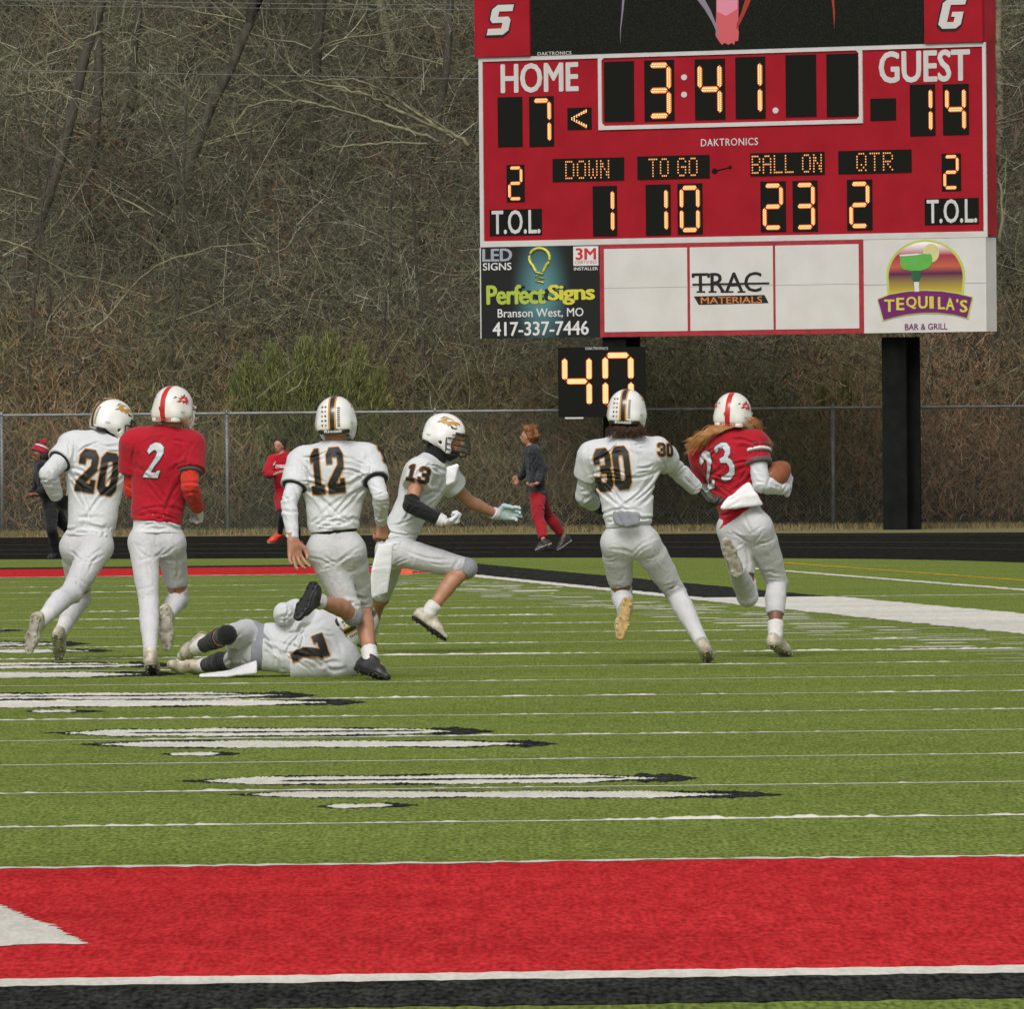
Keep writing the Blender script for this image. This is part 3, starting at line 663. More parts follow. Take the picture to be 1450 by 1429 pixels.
for px, word, tx0, tx1 in (((783, 223.5, 884, 256), 'DOWN', 801, 864), ((903, 220, 1005, 253), 'TO GO', 919, 989), ((1063, 215.5, 1168, 248), 'BALL ON', 1065, 1165), ((1187.6, 212.3, 1291, 245), 'QTR', 1213, 1266)):
    r4 = R4(*px); m = MB(); box2(m, *r4, -.012, -.002); p = m.build('message_panel', M_LED, BRD)
    sA = B(tx0, (px[1]+px[3])/2)[0]; sB = B(tx1, (px[1]+px[3])/2)[0]; chars = word
    cw = [(.45 if c == ' ' else 1) for c in chars]; tot = sum(5*c for c in cw)+(len(chars)-1)*1.1; u_ = (sB-sA)/tot; hz = (r4[3]-r4[2])*.84; xcur = sA; vs = []; fs = []
    for c, f_ in zip(chars, cw):
        for rI, line in enumerate(F57[c].split()):
            for cI, bit in enumerate(line):
                if bit == '1': hexdot(vs, fs, xcur+(cI+.5)*u_*f_, r4[3]-(r4[3]-r4[2])*.08-(rI+.5)*hz/7, .0135, -.018)
        xcur += (5*f_+1.1)*u_
    me = bpy.data.meshes.new('led_dots'); me.from_pydata(vs, [], fs); link('led_dots', me, emis('led_small', (1, .38, .12), 1.25) if 'led_small' not in bpy.data.materials else bpy.data.materials['led_small'], p)['kind'] = 'stuff'
# scuff of missing paint between the message panels
a = B(1012, 242); b = B(1034, 236.5); m = MB(); m.prism([(a[0]+.055*math.cos(q), a[1]+.045*math.sin(q)) for q in np.linspace(0, 6.28, 9)[:-1]], -.006, -.001)
m.tube([(a[0], -.006, a[1]), (b[0], -.006, b[1])], .008, 5); m.prism([(b[0]+.03*math.cos(q), b[1]+.03*math.sin(q)) for q in np.linspace(0, 6.28, 9)[:-1]], -.006, -.001); m.build('cable_plug', M_LED, BRD)
for y_ in (203,):
    z_ = B(1380, 196)[1]; m = MB(); box2(m, B(1330, 196)[0], s1-.051, z_, z_+.008, -.003, -.001); m.build('panel_seam', M_SRED2, BRD)

# ---- video board above
VB = bempty('video_display')
tag(VB, 'dark video display with red end panels marked S and G, on top of the scoreboard', 'video display')
vt = B(1040, -90)[1]; vb = zt+.015; sA = B(675, 40)[0]; sB = B(753, 40)[0]; sC = B(1312, 30)[0]; sD = B(1394, 20)[0]
m = MB(); box2(m, sA, sD, vb, vt, 0, .30); m.build('cabinet', M_SRED2, VB)
m = MB(); box2(m, sA, sB, vb, vt, -.06, -.002); m.build('end_panel', M_SRED, VB)
m = MB(); box2(m, sC, sD, vb, vt, -.06, -.002); m.build('end_panel', M_SRED, VB)
M_SCREEN = mat('screen_black', (.021, .023, .018), col2=(.012, .013, .010), rough=.9, scale=40, fine=.4, fines=60, spec=0.0)
m = MB(); box2(m, sB+.003, sC-.003, vb, vt, -.03, -.002); scr = m.build('screen', M_SCREEN, VB)
M_SHADOW = mat('letter_outline_black', (.01, .01, .01), rough=.6)
for ch, px in (('S', (693, 6.5, 732, 49)), ('G', (1331, -3, 1373, 40))):
    r4 = R4(*px); blockletter('letter_outline', BL[ch], (r4[0]-.045, r4[1]+.02, r4[2]-.035, r4[3]+.02), M_SHADOW, VB, -.062, .28)
    blockletter('letter', BL[ch], r4, M_SWHITE, VB, -.0695, .28)
text('maker_lettering', 'DAKTRONICS', R4(763, 72.5, 811, 77.5), M_SWHITE, VB, y=-.031, bold=.01, sp=1.1)
def shard(pts, m_, yy=-.034):
    q = [B(x_, y_) for x_, y_ in pts]; m = MB(); m.prism(q, yy, -.0305); return m.build('picture_shape', m_, scr)
E_PINK = emis('screen_pink', (.80, .13, .16), .62); E_PINK2 = emis('screen_rose', (.85, .30, .42), .7); E_RED = emis('screen_red', (.55, .03, .02), .5); E_LAV = emis('screen_lavender', (.35, .32, .42), .5)
shard([(1016, -60), (1016, 20), (1015, 50), (1020, 58), (1024, 63), (1028, 60), (1033, 63), (1038, 60), (1041, 63), (1044, 54), (1047, 50), (1048, -60)], E_PINK)
shard([(1017, -60), (1017, 16), (1030, 22), (1046, 12), (1047, -60)], E_PINK2, -.036)
shard([(985, -20), (996, -8), (1008, 14), (1016, 34), (1022, 56), (1019, 50), (1010, 30), (1000, 13), (990, 0)], E_LAV, -.038)
shard([(1069, -20), (1064, 2), (1056, 20), (1048, 36), (1045, 42), (1045, 34), (1052, 16), (1058, -4)], E_RED, -.038)
shard([(1044, 42), (1048, 44), (1047, 57), (1044, 58)], E_PINK, -.039)
shard([(888, -20), (884, 18), (881, 40), (880, 61), (880, 40), (882, 16), (884, -20)], E_LAV)
shard([(1176, -20), (1181, 10), (1183, 40), (1184, 18), (1181, -20)], E_RED)

# ---- signs below
def sign(name, px, label):
    e = bempty(name); r4 = list(R4(*px)); m = MB(); return e, r4
AZ1 = zb-.035; AZ0 = B(1040, 474.5)[1]
MAT = {}
def pm(name, c, rough=.55, **k):
    if name not in MAT: MAT[name] = mat(name, c, rough=rough, var=.04, **k)
    return MAT[name]
GS0, GS1 = B(682.5, 415)[0], B(850.5, 412)[0]; MS1 = B(1224, 405)[0]; TS1 = B(1396.5, 400)[0]
e = bempty('advertising_sign'); tag(e, 'black sign with a yellow light bulb and a phone number, left below the scoreboard', 'sign')
mk = bpy.data.materials.new('sign_black_glow'); mk.use_nodes = True; n_ = mk.node_tree.nodes; L_ = mk.node_tree.links; bs = n_['Principled BSDF']; bs.inputs['Roughness'].default_value = .5
tc = n_.new('ShaderNodeTexCoord'); mp = n_.new('ShaderNodeMapping'); gc = B(767, 412)
mp.inputs['Location'].default_value = (-gc[0]*1.5, 0, -gc[1]*.85); mp.inputs['Scale'].default_value = (1.5, 0, .85)
gr = n_.new('ShaderNodeTexGradient'); gr.gradient_type = 'SPHERICAL'; cr = n_.new('ShaderNodeValToRGB')
cr.color_ramp.elements[0].color = (.009, .010, .009, 1); cr.color_ramp.elements[0].position = .08; cr.color_ramp.elements[1].color = (.10, .26, .28, 1); cr.color_ramp.interpolation = 'EASE'
L_.new(tc.outputs['Object'], mp.inputs[0]); L_.new(mp.outputs[0], gr.inputs[0]); L_.new(gr.outputs[0], cr.inputs[0]); L_.new(cr.outputs[0], bs.inputs['Base Color'])
m = MB(); box2(m, GS0, GS1-.003, AZ0, AZ1, -.02, .10); m.build('panel', mk, e)
m = MB(); box2(m, GS0-.022, GS0-.002, AZ0, AZ1, -.02, .10); m.build('edge_trim', M_SWHITE, e)
W_ = pm('print_white', (.70, .70, .68)); YL = pm('print_yellow', (.62, .58, .06)); GN = pm('print_green', (.22, .42, .05)); LV = pm('print_lavender', (.33, .36, .42)); RD = pm('print_red', (.55, .03, .03)); BK = pm('print_black', (.014, .013, .012))
def tx(name, body, px, m_, y, **k): return text(name, body, R4(*px), m_, e, y=y, th=.003, **k)
tx('lettering', 'LED', (684, 352, 726.5, 370), LV, -.0215, bold=.035)
tx('lettering', 'SIGNS', (685, 372, 725.5, 382.5), W_, -.0215, bold=.015)
tx('lettering_shadow', 'PerfectSigns', (690.5, 404, 845, 432), BK, -.0212, bold=.045, sp=.95)
t1 = tx('lettering', 'Perfect', (690, 403, 774, 431), pm('print_yellow_green', (.40, .50, .06)), -.0245, bold=.04, sp=.95); tx('lettering', 'Signs', (777, 402.5, 844, 431.5), YL, -.0245, bold=.04, sp=.95)
tx('lettering', 'Branson West, MO', (706, 436.5, 827.5, 450.5), W_, -.0215, bold=.008)
tx('lettering', '417-337-7446', (698.5, 455, 835, 475), W_, -.0215, bold=.022)
r4 = R4(813, 348.5, 848.5, 376); m = MB(); box2(m, *r4, -.024, -.0205); m.build('badge', W_, e)
tx('badge_lettering', '3M', (816.5, 351, 845.5, 367.5), RD, -.0245, bold=.03); tx('badge_lettering', 'CERTIFIED', (815.5, 369, 846, 373.5), RD, -.0245)
tx('lettering', 'INSTALLER', (814, 378, 848, 382.5), W_, -.0215, bold=.01)
bc = B(765.5, 367); R_ = B(780, 367)[0]-bc[0]; m = MB(); pts = []
for k in range(15): a = math.radians(-60+k*300/14); pts.append((bc[0]+R_*math.sin(a+math.pi)*-1*1.0, -.03, bc[1]-R_*.82*math.cos(a+math.pi)*-1))
pts = [(bc[0]+R_*math.cos(math.radians(a)), -.03, bc[1]+.02+R_*.78*math.sin(math.radians(a))) for a in range(-50, 231, 20)]
zl = B(766, 384)[1]; pts = [(bc[0]+R_*.38, -.03, zl)]+pts+[(bc[0]-R_*.38, -.03, zl)]
m.tube(pts, .021, 6); zz_ = [(bc[0]+(.075 if k % 2 else -.075), -.03, zl-.01-k*.033) for k in range(6)]; m.tube(zz_, .016, 5); m.build('bulb_outline', YL, e)

e = bempty('advertising_sign'); tag(e, 'white red-framed sign with two blank fields and TRAC MATERIALS in the middle field', 'sign')
m = MB(); box2(m, GS1, MS1, AZ0, AZ1+.01, -.02, .10); m.build('panel', M_FRED, e)
ze0 = AZ0+.075; ze1 = AZ1-.06
for a, b in ((857, 974.5), (978.5, 1096), (1099.5, 1217.5)):
    q0 = B(a, 405)[0]; q1 = B(b, 405)[0]; m = MB(); box2(m, q0, q1, ze0, ze1, -.026, -.0205); f = m.build('blank_field', M_SIGNW, e)
    zs = B(1040, 405)[1]
    m = MB(); box2(m, q0, q1, zs-.003, zs+.003, -.0268, -.0262); m.build('seam', M_SEAM, f)
OR = pm('print_orange', (.62, .22, .05))
tx('lettering', 'TRAC', (982, 385.5, 1080, 414), BK, -.0275, bold=.012)
for x0_, x1_, y0_ in ((988, 1000, 412), (1005, 1016, 412), (1022, 1033, 412), (1030, 1040, 412), (1046, 1057, 412), (981, 985, 387), (1003, 1007, 387)):
    r4 = R4(x0_, y0_, x1_, y0_+2.4 if y0_ > 400 else y0_+6); m = MB(); box2(m, *r4, -.0300, -.0262); m.build('serif', BK, e)
r4 = R4(982, 400.5, 1091, 403.5); m = MB(); box2(m, *r4, -.0262, -.0256-.004); m.build('lettering_bar', BK, e)
q = [B(984, 419.5), B(1084, 417.5), B(1090, 429), B(991, 431.5)]; m = MB(); m.prism(q, -.030, -.0262); m.build('lettering_bar', BK, e)
tx('lettering', 'MATERIALS', (994, 420, 1081, 429.5), OR, -.0305, bold=.012)

e = bempty('advertising_sign'); tag(e, 'white sign with a green margarita glass in an arch, right below the scoreboard', 'sign')
m = MB(); box2(m, MS1+.003, TS1+.01, AZ0+.0, AZ1, -.02, .26); m.build('panel', M_SIGNW, e)
zs = B(1310, 402)[1]; m = MB(); box2(m, MS1+.003, TS1+.01, zs-.004, zs+.003, -.0212, -.0202); m.build('seam', M_SEAM, e)
LIM = pm('print_lime', (.50, .55, .12)); PUR = pm('print_purple', (.16, .015, .13)); GLS = pm('print_glass_green', (.12, .42, .07)); LMN = pm('print_lemon', (.62, .58, .27)); DG = pm('print_deep_green', (.02, .12, .05))
mk = bpy.data.materials.new('print_sunset'); mk.use_nodes = True; n_ = mk.node_tree.nodes; L_ = mk.node_tree.links; bs = n_['Principled BSDF']; bs.inputs['Roughness'].default_value = .5
tc = n_.new('ShaderNodeTexCoord'); sx = n_.new('ShaderNodeSeparateXYZ'); mr = n_.new('ShaderNodeMapRange'); cr = n_.new('ShaderNodeValToRGB')
mr.inputs[1].default_value = B(1312, 420)[1]; mr.inputs[2].default_value = B(1312, 342)[1]
for p_, c_ in ((0, (.60, .50, .03, 1)), (.42, (.55, .34, .05, 1)), (.55, (.50, .12, .06, 1)), (.75, (.36, .03, .06, 1)), (1, (.09, .01, .07, 1))):
    el = cr.color_ramp.elements.new(p_) if p_ not in (0, 1) else cr.color_ramp.elements[int(p_)]; el.color = c_
L_.new(tc.outputs['Object'], sx.inputs[0]); L_.new(sx.outputs['Z'], mr.inputs[0]); L_.new(mr.outputs[0], cr.inputs[0]); L_.new(cr.outputs[0], bs.inputs['Base Color'])
def egg(x0, x1, yt, yb, f):          # arch shape in pixels of the photo
    cx = (x0+x1)/2; hw = (x1-x0)/2; ym = yt+(yb-yt)*.66; o_ = []
    for k in range(0, 25):
        a = math.pi*k/24; o_.append((cx-hw*math.cos(a), ym-(ym-yt)*math.sin(a)))
    return [(x0+2*f, yb)]+o_+[(x1-2*f, yb)]
def decal(name, px, m_, y, parent=None):
    q = [B(x_, y_) for x_, y_ in px]; m = MB(); m.prism(q, y-.003, y); return m.build(name, m_, parent or e)
decal('arch_border', egg(1256, 1368, 339, 418, 1), LIM, -.0205)
decal('arch_picture', egg(1259.5, 1364.5, 342.5, 418, 1), mk, -.0240)
decal('lime_slice', [(1320+11.5*math.cos(q), 358+13.5*math.sin(q)) for q in np.linspace(0, 6.283, 19)[:-1]], LMN, -.0275)
decal('glass_bowl', [(1276, 362), (1277, 361), (1300, 359.5), (1320, 359.5), (1322, 365), (1321, 374), (1316, 380), (1306, 383), (1292, 383.5), (1281, 381), (1276.5, 374)], GLS, -.0310)
decal('glass_rim', [(1275.5, 362.5), (1276.5, 360.5), (1300, 358.8), (1310, 358.8), (1300, 361), (1282, 362.5)], W_, -.0345)
decal('glass_stem', [(1292, 383), (1306, 383), (1305, 392), (1303, 399), (1295, 399), (1293, 392)], DG, -.0310)
decal('glass_stem', [(1296, 399), (1303, 399), (1303, 413), (1297, 413)], W_, -.0310)
rb = [(1245, 424), (1262, 417), (1285, 413), (1310, 411.5), (1335, 412.5), (1358, 416), (1378, 421), (1371, 450), (1352, 445), (1330, 442.5), (1308, 442.5), (1285, 445), (1267, 449), (1253, 453)]
decal('ribbon_outline', [(x_+(-1.5 if x_ < 1310 else 1.5), y_+(1.5 if i > 6 else -1)) for i, (x_, y_) in enumerate(rb)], LIM, -.0275)
decal('ribbon', rb, PUR, -.0310)
word = "TEQUILA'S"; xs_ = [1254, 1271, 1285, 1302, 1318, 1330, 1341, 1356, 1361]; ws_ = [14.5, 11.5, 15, 13.5, 6, 10, 12.5, 3, 11]
for c_, x_, w_ in zip(word, xs_, ws_):
    yc = 430+((x_+w_/2-1312)/62)**2*7-(2 if c_ != "'" else 8); hh_ = 17.5 if c_ != "'" else 5
    tx('lettering', c_, (x_, yc-hh_/2, x_+w_, yc+hh_/2), YL, -.0345, bold=.03)
tx('lettering', 'BAR & GRILL', (1282.5, 458, 1343, 467), PUR, -.0215, bold=.018)

# ---- poles (H sections)
M_POLE = mat('pole_black', (.015, .017, .014), col2=(.009, .010, .009), rough=.9, scale=4, fine=.3, fines=60, spec=.05)
def pole(px, label, top):
    g = at(px, 700, 189.9); e = empty('steel_pole', (g[0], g[1]+.02, 0), -BETA); W2 = .215; D2 = .20
    m = MB(); m.box(-W2, W2, -D2, -D2+.035, 0, top); m.build('front_flange', M_POLE, e)
    m = MB(); m.box(-W2, W2, D2-.035, D2, 0, top); m.build('rear_flange', M_POLE, e)
    m = MB(); m.box(-.02, .02, -D2+.036, D2-.036, 0, top); m.build('web', M_POLE, e)
    tag(e, label, 'pole')
pole(1277.5, 'thick black steel pole carrying the right side of the scoreboard', B(1278, 477)[1])
# left pole stands on the board line
g = B(880, 470); lx = BO[0]+math.cos(BETA)*g[0]; ly = BO[1]-math.sin(BETA)*g[0]+.32
ep = empty('steel_pole', (lx, ly, 0), -BETA); tp_ = AZ0-.003
for nm, bx in (('front_flange', (-.215, .215, -.20, -.165)), ('rear_flange', (-.215, .215, .165, .20)), ('web', (-.02, .02, -.164, .164))):
    m = MB(); m.box(*bx, 0, tp_); m.build(nm, M_POLE, ep)
tag(ep, 'black steel pole under the left half of the scoreboard, behind the 40 play clock', 'pole')
# ---- play clock
PY = ly-.55
def PC(px, py): p = at(px, py, PY); return p[0], p[2]
pc = empty('play_clock', (0, PY, 0)); tag(pc, 'black play clock showing 40 in orange lights, fixed to the pole below the scoreboard', 'play clock')
a = PC(790, 492); b = PC(915, 590); m = MB(); m.box(a[0], b[0], 0, .22, b[1], a[1]); bx_ = m.build('cabinet', M_LED, pc)
def pcr(x0, y0, x1, y1): p_, q_ = PC(x0, y0), PC(x1, y1); return (p_[0], q_[0], q_[1], p_[1])
led_digit(pcr(790.5, 498, 843.5, 582), '4', bx_, y=-.004, rows=3, mt=E_DOT); led_digit(pcr(847.5, 496, 903, 582), '0', bx_, y=-.004, rows=3, mt=E_DOT)
text('maker_lettering', 'DAKTRONICS', pcr(829, 491.5, 861, 495), M_SWHITE, pc, y=-.002, th=.002)
m = MB(); q = pcr(800, 590.5, 826, 593); m.box(q[0], q[1], .0, .1, q[2], q[3]); m.build('mounting_plate', M_SWHITE, pc)
q = pcr(797, 588.5, 915, 590); 
m = MB(); m.box(b[0]-.75, b[0]-.25, .221, .30, b[1]+.1, a[1]-.1); m.build('bracket', M_POLE, pc)
# ---------------------------------------------------------------- soft bodies from blended solids
def nrm(v_): v_ = np.asarray(v_, float); return v_/(np.linalg.norm(v_)+1e-12)
class Solid:
    """a list of rounded cones and ellipsoids, blended and meshed"""
    def __init__(s, h=.009): s.h = h; s.g = [[]]; s.clips = [[]]; s.fold = None; s.cr = None
    def group(s): s.g.append([]); s.clips.append([]); return s
    def cone(s, a, ra, b, rb, flat=None, k=.03):
        s.g[-1].append(('c', np.asarray(a, float), ra, np.asarray(b, float), rb, flat, k)); return s
    def ell(s, c, R, rad, k=.03): s.g[-1].append(('e', np.asarray(c, float), np.asarray(R, float), np.asarray(rad, float), None, None, k)); return s
    def clip(s, p, n_): s.clips[-1].append((np.asarray(p, float), nrm(n_))); return s      # removes the side n points to
    def cut(s, fn): s.clips[-1].append(fn); return s
    def field(s):
        lo = []; hi = []
        for g in s.g:
            for q in g:
                if q[0] == 'c':
                    R = max(q[2], q[4]); lo.append(np.minimum(q[1], q[3])-R); hi.append(np.maximum(q[1], q[3])+R)
                else: R = q[3].max(); lo.append(q[1]-R); hi.append(q[1]+R)
        pad = .03+2*s.h; lo = np.min(lo, 0)-pad; hi = np.max(hi, 0)+pad
        N = np.ceil((hi-lo)/s.h).astype(int)+1
        ax = [(lo[i]+s.h*np.arange(N[i])).astype(np.float32) for i in range(3)]
        D = np.full(N, 1.0, np.float32)
        for g, cl in zip(s.g, s.clips):
            if not g: continue
            Dg = np.full(N, 1.0, np.float32)
            for q in g:
                k = q[6]; m_ = k+.02+s.h
                if q[0] == 'c':
                    R = max(q[2], q[4]); l = np.minimum(q[1], q[3])-R-m_; h_ = np.maximum(q[1], q[3])+R+m_
                else: R = q[3].max(); l = q[1]-R-m_; h_ = q[1]+R+m_
                i0 = np.maximum(0, ((l-lo)/s.h).astype(int)); i1 = np.minimum(N, ((h_-lo)/s.h).astype(int)+2)
                sl_ = tuple(slice(a, b) for a, b in zip(i0, i1))
                X = ax[0][sl_[0]][:, None, None]; Y = ax[1][sl_[1]][None, :, None]; Z = ax[2][sl_[2]][None, None, :]
                if q[0] == 'c':
                    a = q[1]; ab = q[3]-a; L2 = max(ab@ab, 1e-9)
                    px, py, pz = X-a[0], Y-a[1], Z-a[2]
                    t = np.clip((px*ab[0]+py*ab[1]+pz*ab[2])/L2, 0, 1)
                    qx, qy, qz = px-t*ab[0], py-t*ab[1], pz-t*ab[2]
                    if q[5] is not None:
                        n_, f = q[5]; c = (qx*n_[0]+qy*n_[1]+qz*n_[2])*(1/f-1)
                        qx, qy, qz = qx+c*n_[0], qy+c*n_[1], qz+c*n_[2]
                    d = np.sqrt(qx*qx+qy*qy+qz*qz)-(q[2]+(q[4]-q[2])*t)
                    if q[5] is not None: d = d*.85
                else:
                    R_ = q[2]; r3 = q[3]; px, py, pz = X-q[1][0], Y-q[1][1], Z-q[1][2]
                    u = [(px*R_[i][0]+py*R_[i][1]+pz*R_[i][2])/r3[i] for i in range(3)]
                    d = (np.sqrt(u[0]**2+u[1]**2+u[2]**2)-1)*r3.min()
                A = Dg[sl_]; h2 = np.clip(.5+.5*(d-A)/k, 0, 1)
                Dg[sl_] = d+(A-d)*h2-k*h2*(1-h2)
            X = ax[0][:, None, None]; Y = ax[1][None, :, None]; Z = ax[2][None, None, :]
            if s.fold is not None: Dg = Dg+s.fold(X, Y, Z)
            if s.cr: Dg = Dg+crease_field(s.cr, ax[0], ax[2])
            for c in cl:
                if callable(c): Dg = np.maximum(Dg, c(X, Y, Z))
                else:
                    p, n_ = c; Dg = np.maximum(Dg, (X-p[0])*n_[0]+(Y-p[1])*n_[1]+(Z-p[2])*n_[2])
            D = np.minimum(D, Dg)
        return D.astype(np.float32), lo
    def mesh(s):
        D, lo = s.field(); return nets(D, lo, s.h)
def nets(D, lo, h):
    S = D < 0; n0, n1, n2 = D.shape
    c = [S[i:n0-1+i, j:n1-1+j, k:n2-1+k] for i in (0, 1) for j in (0, 1) for k in (0, 1)]
    sm = sum(q.astype(np.int8) for q in c); act = (sm > 0) & (sm < 8)
    I = np.argwhere(act)
    if len(I) == 0: return np.zeros((0, 3)), np.zeros((0, 4), int)
    acc = np.zeros((len(I), 3)); cnt = np.zeros(len(I))
    cor = [np.array((i, j, k)) for i in (0, 1) for j in (0, 1) for k in (0, 1)]
    val = [D[I[:, 0]+q[0], I[:, 1]+q[1], I[:, 2]+q[2]] for q in cor]
    for a in range(8):
        for b in range(a+1, 8):
            if np.abs(cor[a]-cor[b]).sum() != 1: continue
            x = (val[a] < 0) != (val[b] < 0); t = np.where(x, val[a]/(val[a]-val[b]+1e-12*(val[a] == val[b])), 0)
            acc += np.where(x[:, None], cor[a]+(cor[b]-cor[a])*t[:, None], 0); cnt += x
    V = lo+h*(I+acc/cnt[:, None])
    idx = -np.ones(act.shape, int); idx[act] = np.arange(len(I)); Q = []
    for axis in range(3):
        A = np.take(S, range(0, S.shape[axis]-1), axis); Bq = np.take(S, range(1, S.shape[axis]), axis)
        E = np.argwhere(A != Bq)
        o1, o2 = [(1, 2), (2, 0), (0, 1)][axis]
        ok = (E[:, o1] > 0) & (E[:, o2] > 0) & (E[:, o1] < S.shape[o1]-1) & (E[:, o2] < S.shape[o2]-1); E = E[ok]
        ins = S[E[:, 0], E[:, 1], E[:, 2]]
        d1 = np.zeros(3, int); d1[o1] = 1; d2 = np.zeros(3, int); d2[o2] = 1
        q = [E-d1-d2, E-d2, E, E-d1]; q = np.stack([idx[w[:, 0], w[:, 1], w[:, 2]] for w in q], 1)
        q[~ins] = q[~ins][:, ::-1]; Q.append(q)
    F = np.concatenate(Q); F = F[(F >= 0).all(1)]
    return V, F
def put(name, VF, m, parent, origin=None, smooth=True, extra=None):
    V, F = VF
    if extra:
        for V2, F2 in extra: F = np.concatenate([F, F2+len(V)]); V = np.concatenate([V, V2])
    if origin is not None: V = V-origin
    return link(name, np_mesh(name, V, F, smooth=smooth), m, parent)
def folds(seed, amp, freq, dirs=None, mask=1.0):
    """drapery: long, nearly parallel creases that fade in and out"""
    r = np.random.RandomState(seed); ks = []; nd = 5
    for k in range(nd):
        d = nrm(r.randn(3)) if dirs is None else nrm(nrm(np.array(dirs[k % len(dirs)]))+.16*r.randn(3))
        ks.append((d*freq*(1.3+1.5*r.rand()), r.rand()*6.28, nrm(r.randn(3))*freq*.30, r.rand()*6.28, nrm(r.randn(3))*freq*.40, r.rand()*6.28, .5+.8*r.rand()))
    def f(X, Y, Z):
        o = 0
        for (a, pa, b, pb, c, pc_, w_) in ks:
            w = 1.3*np.sin(b[0]*X+b[1]*Y+b[2]*Z+pb); g = np.clip(.10+.9*np.sin(c[0]*X+c[1]*Y+c[2]*Z+pc_), 0, 1)
            o = o+w_*(.6-1.4*np.abs(np.sin((a[0]*X+a[1]*Y+a[2]*Z+pa+w)*.5)))*g
        return (amp*.62*o).astype(np.float32)
    return f

def crease_field(cr, xs_, zs_):
    """pulled-cloth creases: a narrow groove with a ridge beside it along each short line"""
    X = xs_[:, None]; Z = zs_[None, :]; o = np.zeros((len(xs_), len(zs_)), np.float32)
    for (ax_, az_, bx_, bz_, w, am) in cr:
        dx, dz = bx_-ax_, bz_-az_; L2 = dx*dx+dz*dz+1e-9; L_ = math.sqrt(L2); t = ((X-ax_)*dx+(Z-az_)*dz)/L2; tc = np.clip(t, 0, 1)
        sd_ = ((X-ax_)*dz-(Z-az_)*dx)/L_+.10*L_*(4*tc*(1-tc)-.5)*(1 if am > 0 else -1); m_ = np.clip(t*3.5, 0, 1)*np.clip((1-t)*3.5, 0, 1)
        o += abs(am)*m_*(np.exp(-(sd_/w)**2)-.75*np.exp(-((sd_-1.9*w)/(1.2*w))**2)-.4*np.exp(-((sd_+2.0*w)/(1.3*w))**2))
    return np.clip(o, -.011, .0062)[:, None, :].astype(np.float32)
def xz(p): return np.array([p[0], p[2]])
def make_creases(seed, pairs, n, jit, w, am):
    """pairs of 2-D points; n lines scattered round each"""
    r = np.random.RandomState(seed); out = []
    for (a, b, k_, j_) in pairs:
        for _ in range(k_):
            p = a+r.randn(2)*jit*j_; q = b+r.randn(2)*jit*j_*1.3
            if r.rand() < .35: q = p+(q-p)*(.45+.3*r.rand())
            out.append((p[0], p[1], q[0], q[1], w*(.7+.7*r.rand()), am*(.45+.8*r.rand())*(1 if r.rand() < .5 else -1)))
    return out

# ---------------------------------------------------------------- decals wrapped on a surface
DIG = {'0': ([(2.2, 0), (7.8, 0), (10, 2.2), (10, 12.8), (7.8, 15), (2.2, 15), (0, 12.8), (0, 2.2)], [(4.2, 3.0), (3.5, 3.8), (3.5, 11.2), (4.2, 12), (5.8, 12), (6.5, 11.2), (6.5, 3.8), (5.8, 3.0)]),
       '1': ([(1.2, 0), (8.8, 0), (8.8, 2.8), (6.9, 2.8), (6.9, 15), (4.4, 15), (1.6, 12.8), (1.6, 10.6), (3.3, 10.6), (3.3, 2.8), (1.2, 2.8)],),
       '2': ([(0, 0), (10, 0), (10, 4.6), (7.4, 4.6), (7.4, 3), (4.6, 3), (10, 8.2), (10, 12.8), (7.8, 15), (2.2, 15), (0, 12.8), (0, 9.8), (3.4, 9.8), (3.4, 11.9), (6.6, 11.9), (6.6, 9.4), (0, 3.4)],),
       '3': ([(2.2, 0), (7.8, 0), (10, 2.2), (10, 6.4), (9, 7.5), (10, 8.6), (10, 12.8), (7.8, 15), (2.2, 15), (0, 12.8), (0, 9.9), (3.3, 9.9), (3.3, 12), (6.7, 12), (6.7, 9), (3.4, 9), (3.4, 6), (6.7, 6), (6.7, 3), (3.3, 3), (3.3, 5.1), (0, 5.1), (0, 2.2)],),
       '7': ([(0, 10.4), (0, 15), (10, 15), (10, 11.3), (6.7, 4.8), (6.7, 0), (2.9, 0), (2.9, 5.0), (6.4, 11.8), (3.2, 11.8), (3.2, 10.4)],)}
RDIG = {'2': ([(.2, 0), (8.8, 1.0), (9.6, 4.2), (8.0, 4.0), (7.4, 2.9), (4.4, 2.6), (6.0, 5.6), (8.2, 8.6), (9.4, 11.4), (8.8, 13.8), (6.6, 15), (3.6, 14.9), (1.2, 13.4), (.2, 11.0), (1.6, 9.8), (2.9, 11.2), (4.6, 12.2), (6.0, 11.2), (5.6, 9.0), (3.6, 5.4), (1.4, 2.4)],),
        '3': ([(1.0, 13.9), (4.4, 15), (7.8, 14.4), (9.2, 12.4), (8.6, 10.2), (6.9, 8.9), (8.8, 7.6), (9.8, 5.0), (8.9, 2.2), (6.2, .4), (3.0, 0), (1.4, .9), (1.6, 2.2), (4.2, 2.3), (6.4, 3.4), (6.9, 5.2), (5.9, 6.9), (2.6, 7.3), (2.4, 8.9), (5.0, 9.6), (6.2, 11.2), (5.2, 12.8), (3.0, 12.6), (1.6, 11.4), (.4, 12.2)],)}
